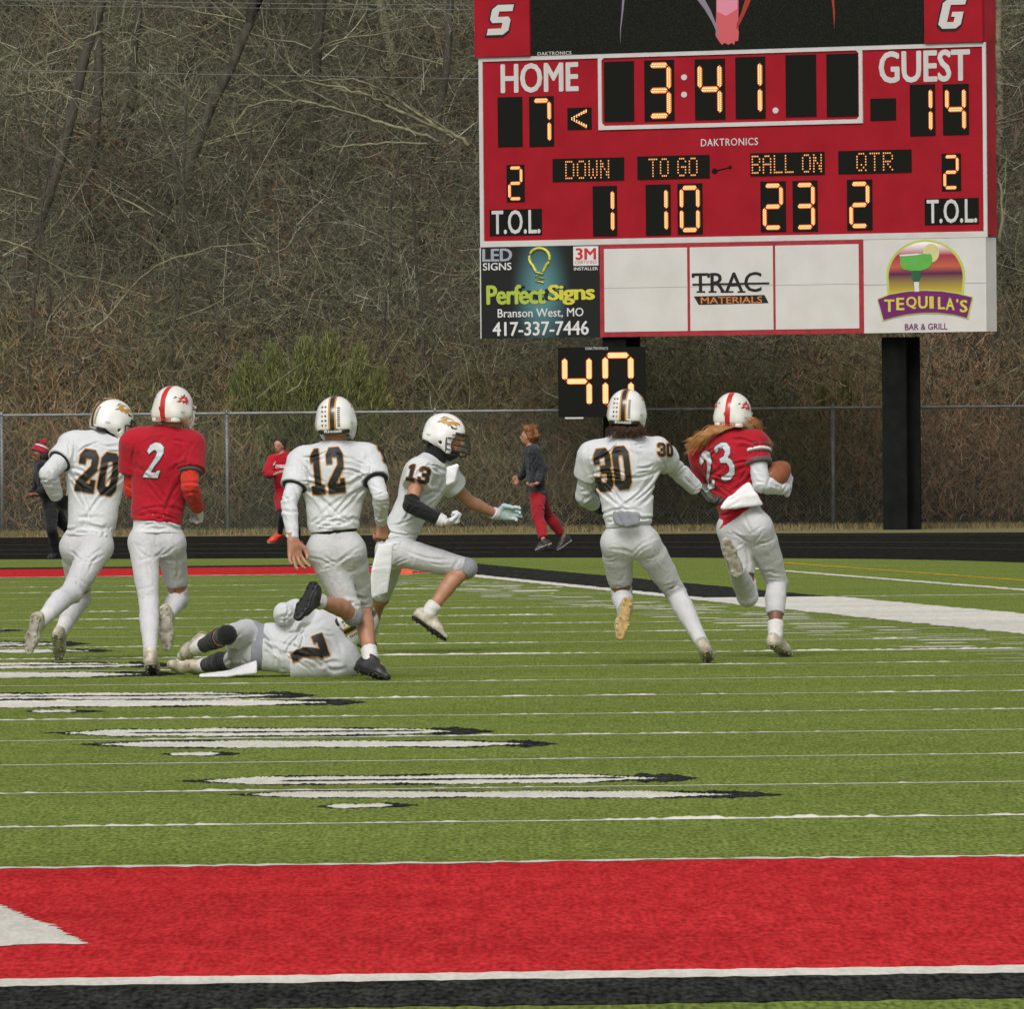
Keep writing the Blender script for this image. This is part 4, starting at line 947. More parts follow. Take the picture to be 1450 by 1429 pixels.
def shape2d(loops, off=0.0):
    """filled 2-D shape; off grows it by stacking shifted layers (kept apart in z)"""
    cu = bpy.data.curves.new('tmp', 'CURVE'); cu.dimensions = '2D'; cu.fill_mode = 'BOTH'
    for lp in loops:
        sp = cu.splines.new('POLY'); sp.points.add(len(lp)-1); sp.use_cyclic_u = True
        for p, (x_, y_) in zip(sp.points, lp): p.co = (x_, y_, 0, 1)
    ob = bpy.data.objects.new('tmp', cu); me = bpy.data.meshes.new_from_object(ob); bpy.data.objects.remove(ob); bpy.data.curves.remove(cu)
    if not off: return me
    c = [v_.co[:] for v_ in me.vertices]; f = [tuple(p.vertices) for p in me.polygons]; bpy.data.meshes.remove(me); V = []; F = []
    for k in range(8):
        n = len(V); q = k*math.pi/4; V += [(x_+off*math.cos(q), y_+off*math.sin(q), k*.00025) for x_, y_, z_ in c]; F += [tuple(i+n for i in g) for g in f]
    me = bpy.data.meshes.new('tmp'); me.from_pydata(V, [], F); return me
def text2d(body, bold=0, shear=0, sp=1.0):
    cu = bpy.data.curves.new('tmp', 'FONT'); cu.body = body; cu.offset = bold; cu.shear = shear; cu.space_character = sp; cu.resolution_u = 3
    ob = bpy.data.objects.new('tmp', cu); me = bpy.data.meshes.new_from_object(ob); bpy.data.objects.remove(ob); bpy.data.curves.remove(cu)
    c = np.array([v_.co[:] for v_ in me.vertices]); mn = c.min(0); mx = c.max(0)
    for v_ in me.vertices: v_.co = (v_.co.x-(mn[0]+mx[0])/2, v_.co.y-(mn[1]+mx[1])/2, 0)
    return me, mx[0]-mn[0], mx[1]-mn[1]
def wrap(name, me, tree_, org, rt, up, dr, off, m, parent, origin, maxe=.014, back=.35):
    org, rt, up, dr = (np.asarray(q, float) for q in (org, rt, up, dr))
    bm = bmesh.new(); bm.from_mesh(me); bmesh.ops.triangulate(bm, faces=bm.faces)
    for _ in range(5):
        es = [e_ for e_ in bm.edges if e_.calc_length() > maxe]
        if not es: break
        bmesh.ops.subdivide_edges(bm, edges=es, cuts=1); bmesh.ops.triangulate(bm, faces=bm.faces)
    bad = []
    for v_ in bm.verts:
        p = org+rt*v_.co.x+up*v_.co.y-dr*back
        h_ = tree_.ray_cast(Vector(p), Vector(dr), back*2)
        if h_[0] is None: bad.append(v_); continue
        nn = np.array(h_[1]); nn = nn if nn@dr < 0 else -nn
        q = np.array(h_[0])+(nn*.35-dr*.65)*(off+v_.co.z)-origin; v_.co = q
    if bad: bmesh.ops.delete(bm, geom=bad, context='VERTS')
    bm.to_mesh(me); bm.free(); me.name = name
    return link(name, me, m, parent)
def number(tree_, digits, org, rt, up, dr, h_, mats, parent, origin, wfac=1.0, gap=.18, font=DIG, edge=.0065, name='number', widths=None):
    n = len(digits); dw = h_*.66*wfac; tot = n*dw+(n-1)*dw*gap; x0 = -tot/2
    for i, ch in enumerate(digits):
        sx = dw/10; sy = h_/15
        lp = [[(x0+x_*sx, (y_-7.5)*sy) for x_, y_ in l] for l in font[ch]]
        if edge: wrap(name+'_edge', shape2d(lp, edge), tree_, org, rt, up, dr, .0035, mats[1], parent, origin, maxe=.010)
        wrap(name, shape2d(lp), tree_, org, rt, up, dr, .0095, mats[0], parent, origin, maxe=.010)
        x0 += dw*(1+gap)

# ---------------------------------------------------------------- materials for people
def cloth(name, c, c2, fold=.13, rough=.85, **k):
    a = dict(rough=rough, scale=5, fold=fold, fscale=20, bump=.25, bscale=260, sheen=.15, fine=.05, fines=220, spec=.2); a.update(k)
    return mat(name, c, col2=c2, **a)
C_WJ = cloth('jersey_white', (.635, .645, .66), (.575, .585, .60))
C_WP = cloth('pants_white', (.57, .572, .578), (.49, .492, .50), fold=.15)
C_WS = cloth('sleeve_white', (.635, .645, .665), (.565, .575, .595), fold=.2, fscale=14)
C_TI = cloth('tights_white', (.60, .595, .605), (.51, .51, .525), fold=.15, fscale=14)
C_SK = cloth('sock_white', (.70, .69, .67), (.58, .57, .54), fold=.12, fscale=25)
C_RJ = cloth('jersey_red', (.42, .009, .022), (.33, .006, .016), fine=.10)
C_RS = cloth('sleeve_red', (.58, .034, .018), (.50, .028, .015), fold=.35)
C_RP = cloth('sweatpants_red', (.34, .012, .018), (.24, .01, .014))
C_BK = cloth('fabric_black', (.016, .016, .017), (.010, .010, .011), fold=.3)
C_NV = cloth('jacket_dark', (.030, .038, .040), (.018, .022, .025), fold=.6)
C_GY = cloth('cloth_grey', (.30, .31, .34), (.22, .23, .26))
C_DG = cloth('stripe_grey', (.11, .11, .11), (.08, .08, .08), fold=.1)
C_TW = cloth('towel_white', (.78, .78, .79), (.70, .70, .72), fold=.12, bump=.12, bscale=160)
SKIN = mat('skin', (.44, .22, .135), col2=(.36, .165, .10), rough=.5, scale=20, bump=.1, bscale=80, fine=.05)
SKIN_T = mat('skin_tanned', (.36, .17, .10), col2=(.27, .12, .07), rough=.5, scale=20, bump=.1, bscale=80, fine=.05)
SKIN_D = mat('skin_brown', (.20, .085, .055), col2=(.16, .065, .04), rough=.5, scale=20)
GL_K = mat('glove_black', (.014, .014, .015), col2=(.03, .03, .032), rough=.45, scale=30)
GL_W = mat('glove_white', (.70, .69, .70), col2=(.55, .54, .58), rough=.5, scale=30)
GL_T = mat('glove_teal', (.28, .46, .48), col2=(.58, .64, .66), rough=.5, scale=16)
SH_W = mat('shoe_white', (.62, .58, .48), col2=(.30, .26, .17), rough=.5, scale=22, detail=6)
SH_K = mat('shoe_black', (.015, .015, .016), col2=(.035, .035, .035), rough=.45, scale=25)
SO_G = mat('sole_gold', (.50, .34, .10), col2=(.26, .17, .05), rough=.4, scale=30)
SO_W = mat('sole_white', (.52, .50, .42), col2=(.20, .17, .11), rough=.5, scale=22)
SO_K = mat('sole_black', (.012, .012, .013), rough=.5)
NUMK = mat('number_black', (.013, .012, .012), rough=.6, fine=.1); NUMG = mat('number_gold', (.58, .28, .06), rough=.6); NUMS = mat('number_silver', (.60, .61, .63), col2=(.42, .43, .46), rough=.45, scale=8, stretch=(1, 1, 5)); NUMD = mat('number_edge_dark', (.07, .05, .06), rough=.6); NUMW = mat('number_white', (.70, .70, .70), rough=.6)
HAIR_B = mat('hair_brown', (.085, .040, .022), col2=(.04, .02, .012), rough=.5, scale=40)
HAIR_R = mat('hair_red_blond', (.55, .27, .09), col2=(.33, .14, .045), rough=.45, scale=30)
HAIR_G = mat('hair_ginger', (.34, .15, .05), col2=(.18, .075, .028), rough=.5, scale=60, bump=.8, bscale=90)
HAIR_D = mat('hair_dark', (.045, .025, .016), col2=(.02, .012, .008), rough=.5, scale=60, bump=.8, bscale=90)
MASK_K = mat('facemask_black', (.02, .02, .02), rough=.35); MASK_W = mat('facemask_white', (.66, .65, .60), rough=.35)
LEATHER = mat('ball_leather', (.30, .095, .035), col2=(.23, .07, .025), rough=.5, scale=30, bump=.6, bscale=240)
def helmat(name, bands, base=(.78, .775, .745)):
    m = bpy.data.materials.new(name); m.use_nodes = True; n = m.node_tree.nodes; L = m.node_tree.links; b = n['Principled BSDF']
    b.inputs['Roughness'].default_value = .22; b.inputs['Coat Weight'].default_value = .3
    tc = n.new('ShaderNodeTexCoord'); sx = n.new('ShaderNodeSeparateXYZ'); L.new(tc.outputs['Object'], sx.inputs[0])
    ab = n.new('ShaderNodeMath'); ab.operation = 'ABSOLUTE'; L.new(sx.outputs['X'], ab.inputs[0])
    ml = n.new('ShaderNodeMath'); ml.operation = 'MULTIPLY'; ml.inputs[1].default_value = 10; L.new(ab.outputs[0], ml.inputs[0])
    cr = n.new('ShaderNodeValToRGB'); cr.color_ramp.interpolation = 'CONSTANT'; L.new(ml.outputs[0], cr.inputs[0])
    els = cr.color_ramp.elements; els[0].position = 0; els[0].color = (*bands[0][1], 1); els[1].position = bands[0][0]*10; els[1].color = (*(bands[1][1] if len(bands) > 1 else base), 1)
    if len(bands) > 1:
        e_ = els.new(bands[1][0]*10); e_.color = (*base, 1)
    L.new(cr.outputs[0], b.inputs['Base Color']); return m
H_WG = helmat('helmet_white_gold', [(.0135, (.03, .025, .02)), (.024, (.52, .27, .05))])
H_WR = helmat('helmet_white_red', [(.0175, (.52, .02, .02))], base=(.74, .72, .66))

# ---------------------------------------------------------------- helmet (local: x right, y forward, z up)
def helmet_shell():
    s = Solid(.0052); I3 = np.eye(3)
    s.ell((0, -.008, .018), I3, (.120, .146, .128), k=.03)
    for sx in (-1, 1): s.cone((sx*.088, -.01, -.03), .036, (sx*.080, .062, -.098), .026, k=.045)
    s.cone((-.055, -.085, -.045), .048, (.055, -.085, -.045), .048, k=.05)
    def inner(X, Y, Z): return -((np.sqrt((X/.105)**2+((Y+.004)/.131)**2+((Z-.006)/.116)**2)-1)*.105)
    def inner2(X, Y, Z):                       # hollow below the dome
        a = np.maximum(np.abs(X)-.074, np.maximum(np.abs(Y+.0)-.10, np.abs(Z+.10)-.10)); return -a
    def face(X, Y, Z):                          # opening, slanting back toward the jaw
        a = np.maximum(np.maximum(np.abs(X)-.088, (.045-.10*(Z+.03))-Y), Z-.038+.10*np.abs(X)); return -a
    def bottom(X, Y, Z): return -(Z+.088+.40*np.clip(Y+.03, -.06, .13))
    def ear(X, Y, Z): return -(np.sqrt((Y-.004)**2+(Z+.055)**2+0*X)-.012)
    for f in (inner, inner2, face, bottom, ear): s.cut(f)
    return s.mesh()
HS = helmet_shell(); HS_T = BVHTree.FromPolygons([Vector(q) for q in HS[0]], [tuple(q) for q in HS[1].tolist()])
ME_HS = {}
for k_, m_ in (('w', H_WG), ('r', H_WR)): me = np_mesh('helmet_shell', *HS, smooth=True); me.materials.append(m_); ME_HS[k_] = me
def helmet_parts(style):
    out = []; O0 = np.zeros(3); mk_ = MASK_K if style == 'w' else MASK_W
    m = MB()
    def arc(z, yf, hw=.118, yb=.035, n=13, dz=0): return [(hw*math.sin(a), yb+(yf-yb)*math.cos(a)**.8 if math.cos(a) > 0 else yb, z+dz*(1-math.cos(a))) for a in np.linspace(-1.5, 1.5, n)]
    for z, yf in ((-.012, .150), (-.052, .176), (-.088, .180)): m.tube(arc(z, yf), .0048, 6)
    m.tube(arc(-.118, .160, .098, .045), .0048, 6)
    m.tube(arc(.030, .152, .112, .06, dz=-.02), .0042, 6)
    for x_ in (-.026, .026): m.tube([(x_*1.2, .146, .036), (x_, .158, -.012), (x_, .180, -.055), (x_, .183, -.088), (x_, .160, -.118)], .0045, 6)
    for sx in (-1, 1): m.tube([(sx*.118, .04, -.012), (sx*.124, .045, -.05), (sx*.112, .05, -.088), (sx*.098, .045, -.118)], .0048, 6)
    out.append(m.build('face_mask', mk_)); 
    b = Solid(.005); b.cone((-.058, -.094, -.070), .040, (.058, -.094, -.070), .040, k=.02)
    b.clip((0, 0, -.058), (0, 0, 1)).clip((0, 0, -.088), (0, 0, -1)).cut(lambda X, Y, Z: -((np.sqrt((X/.108)**2+((Y+.004)/.125)**2)-1)*.1+0*Z))
    bv = b.mesh(); bo = put('rear_bumper', bv, (MASK_K if style == 'w' else H_WR), None); out.append(bo)
    bt = BVHTree.FromPolygons([Vector(q) for q in bv[0]], [tuple(q) for q in bv[1].tolist()])
    me, w_, h_ = text2d('Riddell', .025); 
    for v_ in me.vertices: v_.co = (v_.co.x*.105/w_, v_.co.y*.019/h_, 0)
    out.append(wrap('bumper_lettering', me, bt, (0, -.1, -.072), (1, 0, 0), (0, 0, 1), (0, 1, 0), .002, NUMW if style == 'w' else NR, None, O0, maxe=.012, back=.08))
    # vents, logo and award stickers
    def dec(loops, org, rt, dr, mt, name, off=.0022): 
        org, rt, dr = np.array(org, float), nrm(rt), nrm(dr); up = np.cross(dr, rt); up = up if up[2] > 0 else -up
        out.append(wrap(name, shape2d(loops), HS_T, org, rt, up, dr, off, mt, None, O0, maxe=.014, back=.25))
    def big(l): return [[(x_*1.3, y_*1.3) for x_, y_ in q] for q in l]
    def med(l): return [[(x_*.85, y_*.95) for x_, y_ in q] for q in l]
    for sx in (-1, 1):
        dr = (-sx, -.15, -.35); rt = (0, 1, 0); cy = .018
        if style != 'w': dr = (-sx*.77, .64, -.30); rt = (sx*.64, .77, 0)
        if style == 'w':
            dec(big([[(-.052, -.006), (-.040, .014), (-.016, .026), (.008, .024), (.024, .014), (.050, .016), (.056, .004), (.036, .002), (.046, -.012), (.026, -.006), (.010, -.010), (.000, -.026), (-.014, -.016), (-.030, -.020)]]), (0, cy, .055), rt, dr, LG1, 'eagle_emblem')
            dec(big([[(-.018, .010), (.004, .019), (.020, .010), (.006, .008), (-.002, .000), (-.014, .000)]]), (0, cy, .055), rt, dr, NUMW, 'eagle_emblem', .0036)
            dec(big([[(.006, -.012), (.030, -.022), (.048, -.016), (.040, -.026), (.018, -.030)]]), (0, cy, .055), rt, dr, NUMK, 'eagle_emblem', .0036)
            dec(big([[(-.060, .002), (-.040, .026), (-.014, .034), (-.036, .022)]]), (0, cy, .055), rt, dr, NUMK, 'eagle_emblem', .0030)
        else:
            dec(med([[(-.06, -.020), (-.030, -.004), (-.044, .006), (-.014, .012), (-.022, .026), (.004, .022), (.012, .036), (.022, .022), (.044, .024), (.038, .008), (.060, .000), (.040, -.006), (.056, -.022), (.030, -.016), (.034, -.034), (.012, -.018), (-.004, -.030), (-.010, -.012), (-.034, -.024)]]), (sx*.07, -.045, .045), rt, dr, NR, 'team_emblem')
            dec(med([[(-.03, -.008), (.00, .002), (.018, .014), (.004, .000), (.022, .000), (.006, -.008), (-.012, -.006)]]), (sx*.07, -.045, .045), rt, dr, NUMW, 'team_emblem', .0036)
            dec(med([[(.020, .010), (.030, .022), (.036, .030), (.046, .026), (.036, .016)]]), (sx*.07, -.07, .06), rt, dr, NUMD, 'team_emblem', .0036)
        dec([[(-.014, -.006), (.014, .002), (.002, .008)]], (0, -.055 if style == 'w' else -.06, .040), rt, dr, NUMK, 'vent')
        dec([[(-.018, -.007), (.016, -.007), (.016, .007), (-.018, .007)]], (0, -.055, -.022), rt, (-sx, .3, 0), M_STK, 'sticker')
    # rear stickers
    if style == 'w':
        for i in range(9): dec([[(-.008, -.0035), (.008, -.0035), (.008, .0035), (-.008, .0035)]], (.040, 0, -.040+i*.0135), (1, 0, 0), (0, 1, 0), NUMK, 'award_sticker')
        for i in range(5):
            for j in range(2): z_ = -.035+i*.028; st = [(.0095*(1 if q % 2 == 0 else .45)*math.sin(q*math.pi/5), .0095*(1 if q % 2 == 0 else .45)*math.cos(q*math.pi/5)) for q in range(10)]; dec([st], (-.040-.022*j, 0, z_), (1, 0, 0), (0, 1, 0), NUMK if (i+j) % 3 else LG1, 'award_sticker')
        for i in range(4): dec([st], (-.086+.004*i, 0, -.02+i*.03), (.7, -.7, 0), (.7, .7, 0), LG1 if i % 2 else NUMK, 'award_sticker')
    else:
        dec([[(-.014, .013), (0, .017), (.014, .013), (.013, -.004), (0, -.018), (-.013, -.004)]], (-.010, 0, -.008), (1, 0, 0), (0, 1, 0), NR, 'shield_sticker', .004)
    return out
NR = mat('print_team_red', (.50, .03, .03), rough=.4); LG1 = mat('print_gold', (.50, .29, .055), col2=(.38, .2, .03), rough=.4, scale=40); M_STK = mat('sticker_grey', (.50, .50, .45), rough=.5)
HPARTS = {}
def put_helmet(style, pos, f, up, parent, origin, scale=1.0):
    f = nrm(f); rt = nrm(np.cross(f, up)); up = np.cross(rt, f)
    if style not in HPARTS: HPARTS[style] = helmet_parts(style)
    Mx = Matrix.Identity(4); p = np.asarray(pos)-origin
    for i in range(3): Mx[i][0] = rt[i]*scale; Mx[i][1] = f[i]*scale; Mx[i][2] = up[i]*scale; Mx[i][3] = p[i]
    h_ = bpy.data.objects.new('helmet', ME_HS[style]); COL.objects.link(h_); h_.parent = parent; h_.matrix_local = Mx
    for q in HPARTS[style]:
        c = q.copy(); COL.objects.link(c); c.parent = h_
    return h_

# ---------------------------------------------------------------- hands and shoes
def hand_solid(w, d, n_, side, curl=.3, s=1.0, spread=.12, rad=1.0, thumb=.6, h=.0048):
    """w wrist, d pointing direction, n_ the way the palm faces, side = direction of the thumb"""
    d = nrm(d); n_ = nrm(n_-np.dot(n_, d)*d); sd = nrm(np.cross(d, n_)); sd = sd if sd@np.asarray(side) > 0 else -sd
    S = Solid(h); r0 = .0100*s*rad; w = np.asarray(w, float)
    for i, (o, L_, c) in enumerate(((.033, .95, .9), (.011, 1.05, 1.0), (-.011, 1.0, 1.05), (-.031, .80, 1.15))):
        dd = nrm(d+sd*(o/.033)*spread); k0 = w+d*.086*s*(1-.06*abs(i-1))+sd*o*s
        S.cone(w+sd*o*.55*s, .016*s, k0, .0125*s*rad, k=.014)
        p = k0; ang = 0
        for q, (sl_, bd) in enumerate(((.044, 75), (.028, 85), (.022, 55))):
            ang += math.radians(bd)*min(1, curl*c*(1+.15*math.sin(i*2.1)))
            v_ = dd*math.cos(ang)+n_*math.sin(ang); p2 = p+v_*sl_*s*L_
            S.cone(p, r0*(1-.08*q), p2, r0*(.94-.1*q), k=.004); p = p2
    t0 = w+sd*.024*s+d*.018*s; t1 = t0+nrm(sd*.8+d*.75+n_*.35)*.045*s; t2 = t1+nrm(d*.9+sd*(.35-thumb*.8)+n_*(.2+thumb*.8*curl))*.032*s; t3 = t2+nrm(d*.8-sd*thumb*.5+n_*(.1+curl*.6))*.026*s
    S.cone(t0, .019*s, t1, .0135*s*rad, k=.012); S.cone(t1, .0125*s*rad, t2, .0110*s*rad, k=.005); S.cone(t2, .0105*s*rad, t3, .0095*s*rad, k=.004)
    S.cone(w-d*.03*s, .026*s, w+d*.02*s, .024*s, flat=(n_, .75), k=.02)
    return S
def shoe(P, side, an, kn, toe, mats, s=1.0, high=0.0):
    """P person record; cleat with sole plate and studs"""
    e1 = nrm(toe-an); u0 = kn-an; e2 = nrm(u0-(u0@e1)*e1); al = .28
    f = e1*math.cos(al)+e2*math.sin(al); up = e2*math.cos(al)-e1*math.sin(al); rt = np.cross(f, up)
    q = lambda a, b, c=0: an+(f*a+up*b+rt*c)*s
    S = Solid(.0062)
    S.cone(q(-.045, -.045), .035*s, q(.10, -.056), .043*s, flat=(up, .92), k=.02); S.cone(q(.10, -.058), .044*s, q(.175, -.066), .030*s, flat=(up, .75), k=.02)
    S.cone(q(.0, .01+high), .044*s, q(-.012, -.045), .043*s, k=.02); S.cone(q(.02, -.008), .041*s, q(.11, -.045), .036*s, k=.02); S.cone(q(-.05, -.02), .030*s, q(-.045, -.055), .034*s, k=.02)
    S.clip(q(0, -.076), -up).clip(q(0, .022+high), up)
    o = put('cleat', S.mesh(), mats[0], P['root'], P['O'])
    S = Solid(.006); S.cone(q(-.045, -.070), .039*s, q(.02, -.072), .033*s, k=.01).cone(q(.02, -.072), .033*s, q(.10, -.072), .047*s, k=.01).cone(q(.10, -.072), .047*s, q(.178, -.072), .032*s, k=.01)
    S.clip(q(0, -.088), -up).clip(q(0, -.0755), up)
    so_ = put('sole', S.mesh(), mats[1], o, P['O']); m = MB()
    for a, b in ((-.06, .018), (-.06, -.018), (-.025, .02), (-.025, -.02), (.065, .026), (.065, -.026), (.105, .034), (.105, -.034), (.145, .026), (.145, -.026), (.172, 0)):
        m.tube([q(a, -.086, b)-P['O'], q(a, -.098, b)-P['O']], [.008*s, .0055*s], 6)
    m.build('stud', mats[1] if len(mats) < 3 else mats[2], so_)
    return o
# ---------------------------------------------------------------- people
def person(name, label, spec, group=None):
    """solve a 3-D pose: joints are measured in the photo, bone lengths give their depth"""
    s = spec.get('s', 1.0); d = spec['d']; J = {}
    def P0(k, v_): J[k] = at(v_[0], v_[1], d+v_[2])
    for k in ('pel', 'hipL', 'hipR', 'waist', 'chest', 'neck', 'head', 'shL', 'shR'): P0(k, spec[k])
    def solve(par, v_, L_):
        a = J[par]; p = at(v_[0], v_[1], a[1]); d2 = np.hypot(p[0]-a[0], p[2]-a[2]); dy = v_[2]*math.sqrt(max(0, L_*L_-d2*d2))
        return at(v_[0], v_[1], a[1]+dy)
    LB = dict(el=.29, wr=.255, kn=.43, an=.425, to=.20)
    for sd in 'LR':
        for a, b in (('sh', 'el'), ('el', 'wr'), ('hip', 'kn'), ('kn', 'an'), ('an', 'to')):
            J[b+sd] = solve(a+sd, spec[b+sd], LB[b]*s*spec.get('ls', 1.0))
    g = J['pel']; O = np.array([g[0], g[1], 0.0]); root = empty(name, tuple(O)); tag(root, label, name, group)
    zmin = min(min(J[k][2] for k in ('toL', 'toR'))-.02, 9)
    tv = nrm(J['neck']-J['pel']); rt = nrm(J['hipR']-J['hipL']); fw = nrm(np.cross(tv, rt)); rt = nrm(np.cross(fw, tv))
    rs = nrm(J['shR']-J['shL']); fs_ = nrm(np.cross(tv, rs))
    P = dict(J=J, s=s, O=O, root=root, tv=tv, rt=rt, fw=fw, rs=rs, fs=fs_, name=name, bulk=spec.get('bulk', 1.0), fem=spec.get('leg', 1.0))
    return P
def near_cut(p, n_, R):
    """cut off what lies beyond a plane, but only near the point: a folded limb is not cut twice"""
    return lambda X, Y, Z: np.minimum((X-p[0])*n_[0]+(Y-p[1])*n_[1]+(Z-p[2])*n_[2], R-np.sqrt((X-p[0])**2+(Y-p[1])**2+(Z-p[2])**2))
def backdir(P, sd):
    J = P['J']; sh = nrm(J['an'+sd]-J['kn'+sd]); b = J['hip'+sd]-J['kn'+sd]; b = b-(b@sh)*sh; return nrm(b-P['fw']*.12*1)
def torso(S, P, o, pads=False, low=True, up=True, flare=0.0):
    J, s, b = P['J'], P['s'], P['bulk']; fl = (P['fw'], .74); fu = (P['fs'], .74)
    W = lambda r_: r_*s*b+o
    if low:
        S.cone(J['hipL'], W(.072), J['hipR'], W(.072), k=.04)
        for sd in 'LR': S.ell(J['hip'+sd]-P['fw']*.034*s-P['tv']*.005, np.eye(3), (W(.074),)*3, k=.05)
        S.cone(J['pel'], W(.126), J['waist'], W(.118+flare), flat=fl, k=.05)
    if up:
        S.cone(J['waist'], W(.122+flare), J['chest'], W(.132), flat=fu, k=.05)
        top = J['neck']-P['tv']*.09*s
        S.cone(J['chest'], W(.132), top, W(.104), flat=fu, k=.05)
        S.cone(top, W(.070), J['neck'], W(.050), k=.05)
        if pads:
            S.cone(J['shL'], W(.062), J['shR'], W(.062), flat=(P['fs'], 1.0), k=.05)
            for q, sg in (('shL', -1), ('shR', 1)):
                S.ell(J[q]-P['tv']*.005*s, np.array([P['rs'], P['fs'], P['tv']]), (W(.074), W(.086), W(.074)), k=.05)
                S.cone(J['neck']-P['tv']*.035*s+P['rs']*sg*.02, W(.050), J[q]+P['tv']*.030*s-P['rs']*sg*.03, W(.052), k=.05)
                S.cone(J[q]-P['tv']*.03*s-P['rs']*sg*.055, W(.072), J['waist']+P['rt']*sg*.046, W(.064), flat=fu, k=.06)
            S.ell(J['chest']*.45+J['neck']*.55-P['tv']*.05*s-P['fs']*.03*s, np.array([P['rs'], P['fs'], P['tv']]), (W(.155), W(.100), W(.13)), k=.06)
        else:
            S.cone(J['shL'], W(.058), J['shR'], W(.058), k=.06)
            for q, sg in (('shL', -1), ('shR', 1)): S.cone(J['neck']-P['tv']*.02*s, W(.040), J[q], W(.045), k=.05)
def arm(S, P, sd, o, t0=0.0, t1=2.0, k=.007, loose=0.0):
    """t in 0..1 upper arm, 1..2 forearm"""
    J, s, b = P['J'], P['s'], P['bulk']; a, e, w = J['sh'+sd], J['el'+sd], J['wr'+sd]
    prof = [(0, .056), (.35, .052), (.8, .044), (1.0, .042), (1.25, .044), (1.7, .034), (2.0, .028)]
    pos = lambda t: a+(e-a)*t if t <= 1 else e+(w-e)*(t-1)
    ts = sorted(set([t0, t1]+[p[0] for p in prof if t0 < p[0] < t1])); rr = lambda t: np.interp(t, [p[0] for p in prof], [p[1] for p in prof])*s*b**.6+o+loose*max(0, 1-abs(t-t1))
    for u_, v_ in zip(ts[:-1], ts[1:]): S.cone(pos(u_), rr(u_), pos(v_), rr(v_), k=k)
    if t0 > 0: dd = nrm(pos(t0+.02)-pos(t0)); S.cut(near_cut(pos(t0), -dd, .145 if t1 <= 1 else .10))
    dd = nrm(pos(t1)-pos(t1-.02)); S.cut(near_cut(pos(t1), dd, .145 if t1 <= 1 else .10))
    return S
def leg(S, P, sd, o, t0=0.0, t1=2.0, k=.03, ends=True):
    J, s, b = P['J'], P['s'], P['bulk']; a, e, w = J['hip'+sd], J['kn'+sd], J['an'+sd]; bk = backdir(P, sd)*s
    th = nrm(e-a); tb = -P['fw']; tb = nrm(tb-(tb@th)*th)
    prof = [(0, .076, .010), (.25, .080, .008), (.6, .069, 0), (.9, .055, 0), (1.0, .053, 0), (1.12, .050, .004), (1.3, .054, .016), (1.5, .048, .012), (1.75, .037, .004), (2.0, .033, 0)]
    pr = np.array(prof)
    def pos(t):
        q = a+(e-a)*t if t <= 1 else e+(w-e)*(t-1)
        return q+(bk if t > 1 else tb*s)*np.interp(t, pr[:, 0], pr[:, 2])
    rr = lambda t: np.interp(t, pr[:, 0], pr[:, 1])*s*P['fem']+o
    ts = sorted(set([t0, t1]+[p[0] for p in prof if t0 < p[0] < t1]))
    for u_, v_ in zip(ts[:-1], ts[1:]): S.cone(pos(u_), rr(u_), pos(v_), rr(v_), k=.04 if u_ == 0 else .008)
    if t1 > 1 >= t0: S.ell(e-bk*.012, np.eye(3), (rr(1)*1.0,)*3, k=.012)
    if ends:
        if t0 > 0: dd = nrm(pos(t0+.02)-pos(t0)); S.cut(near_cut(pos(t0), -dd, .115))
        if t1 < 2: dd = nrm(pos(t1)-pos(t1-.02)); S.cut(near_cut(pos(t1), dd, .10))
    return S
def HEADV(P): return nrm(P['J']['head']-P['J']['neck'])
def body(P, m, hands=(), face=None, h=.012):
    """the whole figure as one surface; bare hands and a bare head are resolved more finely"""
    J, s = P['J'], P['s']; S = Solid(h); torso(S, P, 0); S.cone(J['neck']-P['tv']*.05, .064*s, J['head'], .056*s, k=.03)
    hc = J['head']
    if face is None: S.ell(hc, np.eye(3), (.082*s, .090*s, .105*s), k=.03)
    for sd in 'LR':
        S.group(); arm(S, P, sd, 0, 0, 2.0); S.clips[-1] = []
        leg(S, P, sd, 0, ends=False)
        S.cone(J['an'+sd], .036*s, J['an'+sd]+(J['to'+sd]-J['an'+sd])*.5, .030*s, k=.02)
    D, lo = S.field(); V, F = nets(D, lo, h); ex = []
    for hs_ in hands: ex.append(hs_.mesh())
    if face is not None:
        f, up = face; f = nrm(f); r_ = nrm(np.cross(f, up)); up = np.cross(r_, f); R = np.array([r_, f, up]); q = lambda x_, y_, z_: hc+(r_*x_+f*y_+up*z_)*s
        Fc = Solid(.0058); Fc.ell(q(0, -.008, .022), R, np.array((.076, .094, .092))*s, k=.03).ell(q(0, .012, -.035), R, np.array((.060, .070, .072))*s, k=.04)
        Fc.cone(q(0, .055, -.088), .026*s, q(0, .062, -.070), .028*s, k=.03).cone(q(0, .088, .012), .010*s, q(0, .108, -.026), .013*s, k=.012).cone(q(-.012, .096, -.030), .008*s, q(.012, .096, -.030), .008*s, k=.008)
        Fc.cone(q(-.018, .088, -.056), .0075*s, q(.018, .088, -.056), .0075*s, k=.008).cone(q(-.035, .080, .022), .010*s, q(.035, .080, .022), .010*s, k=.02)
        for sx in (-1, 1): Fc.ell(q(sx*.077, -.008, -.012), R, np.array((.010, .020, .031))*s, k=.008)
        Fc.cone(q(0, -.01, -.08), .052*s, J['neck'], .052*s, k=.03)
        ex.append(Fc.mesh()); P['R'] = R; P['q'] = q
    o = put('body', (V, F), m, P['root'], P['O'], extra=ex)
    return o
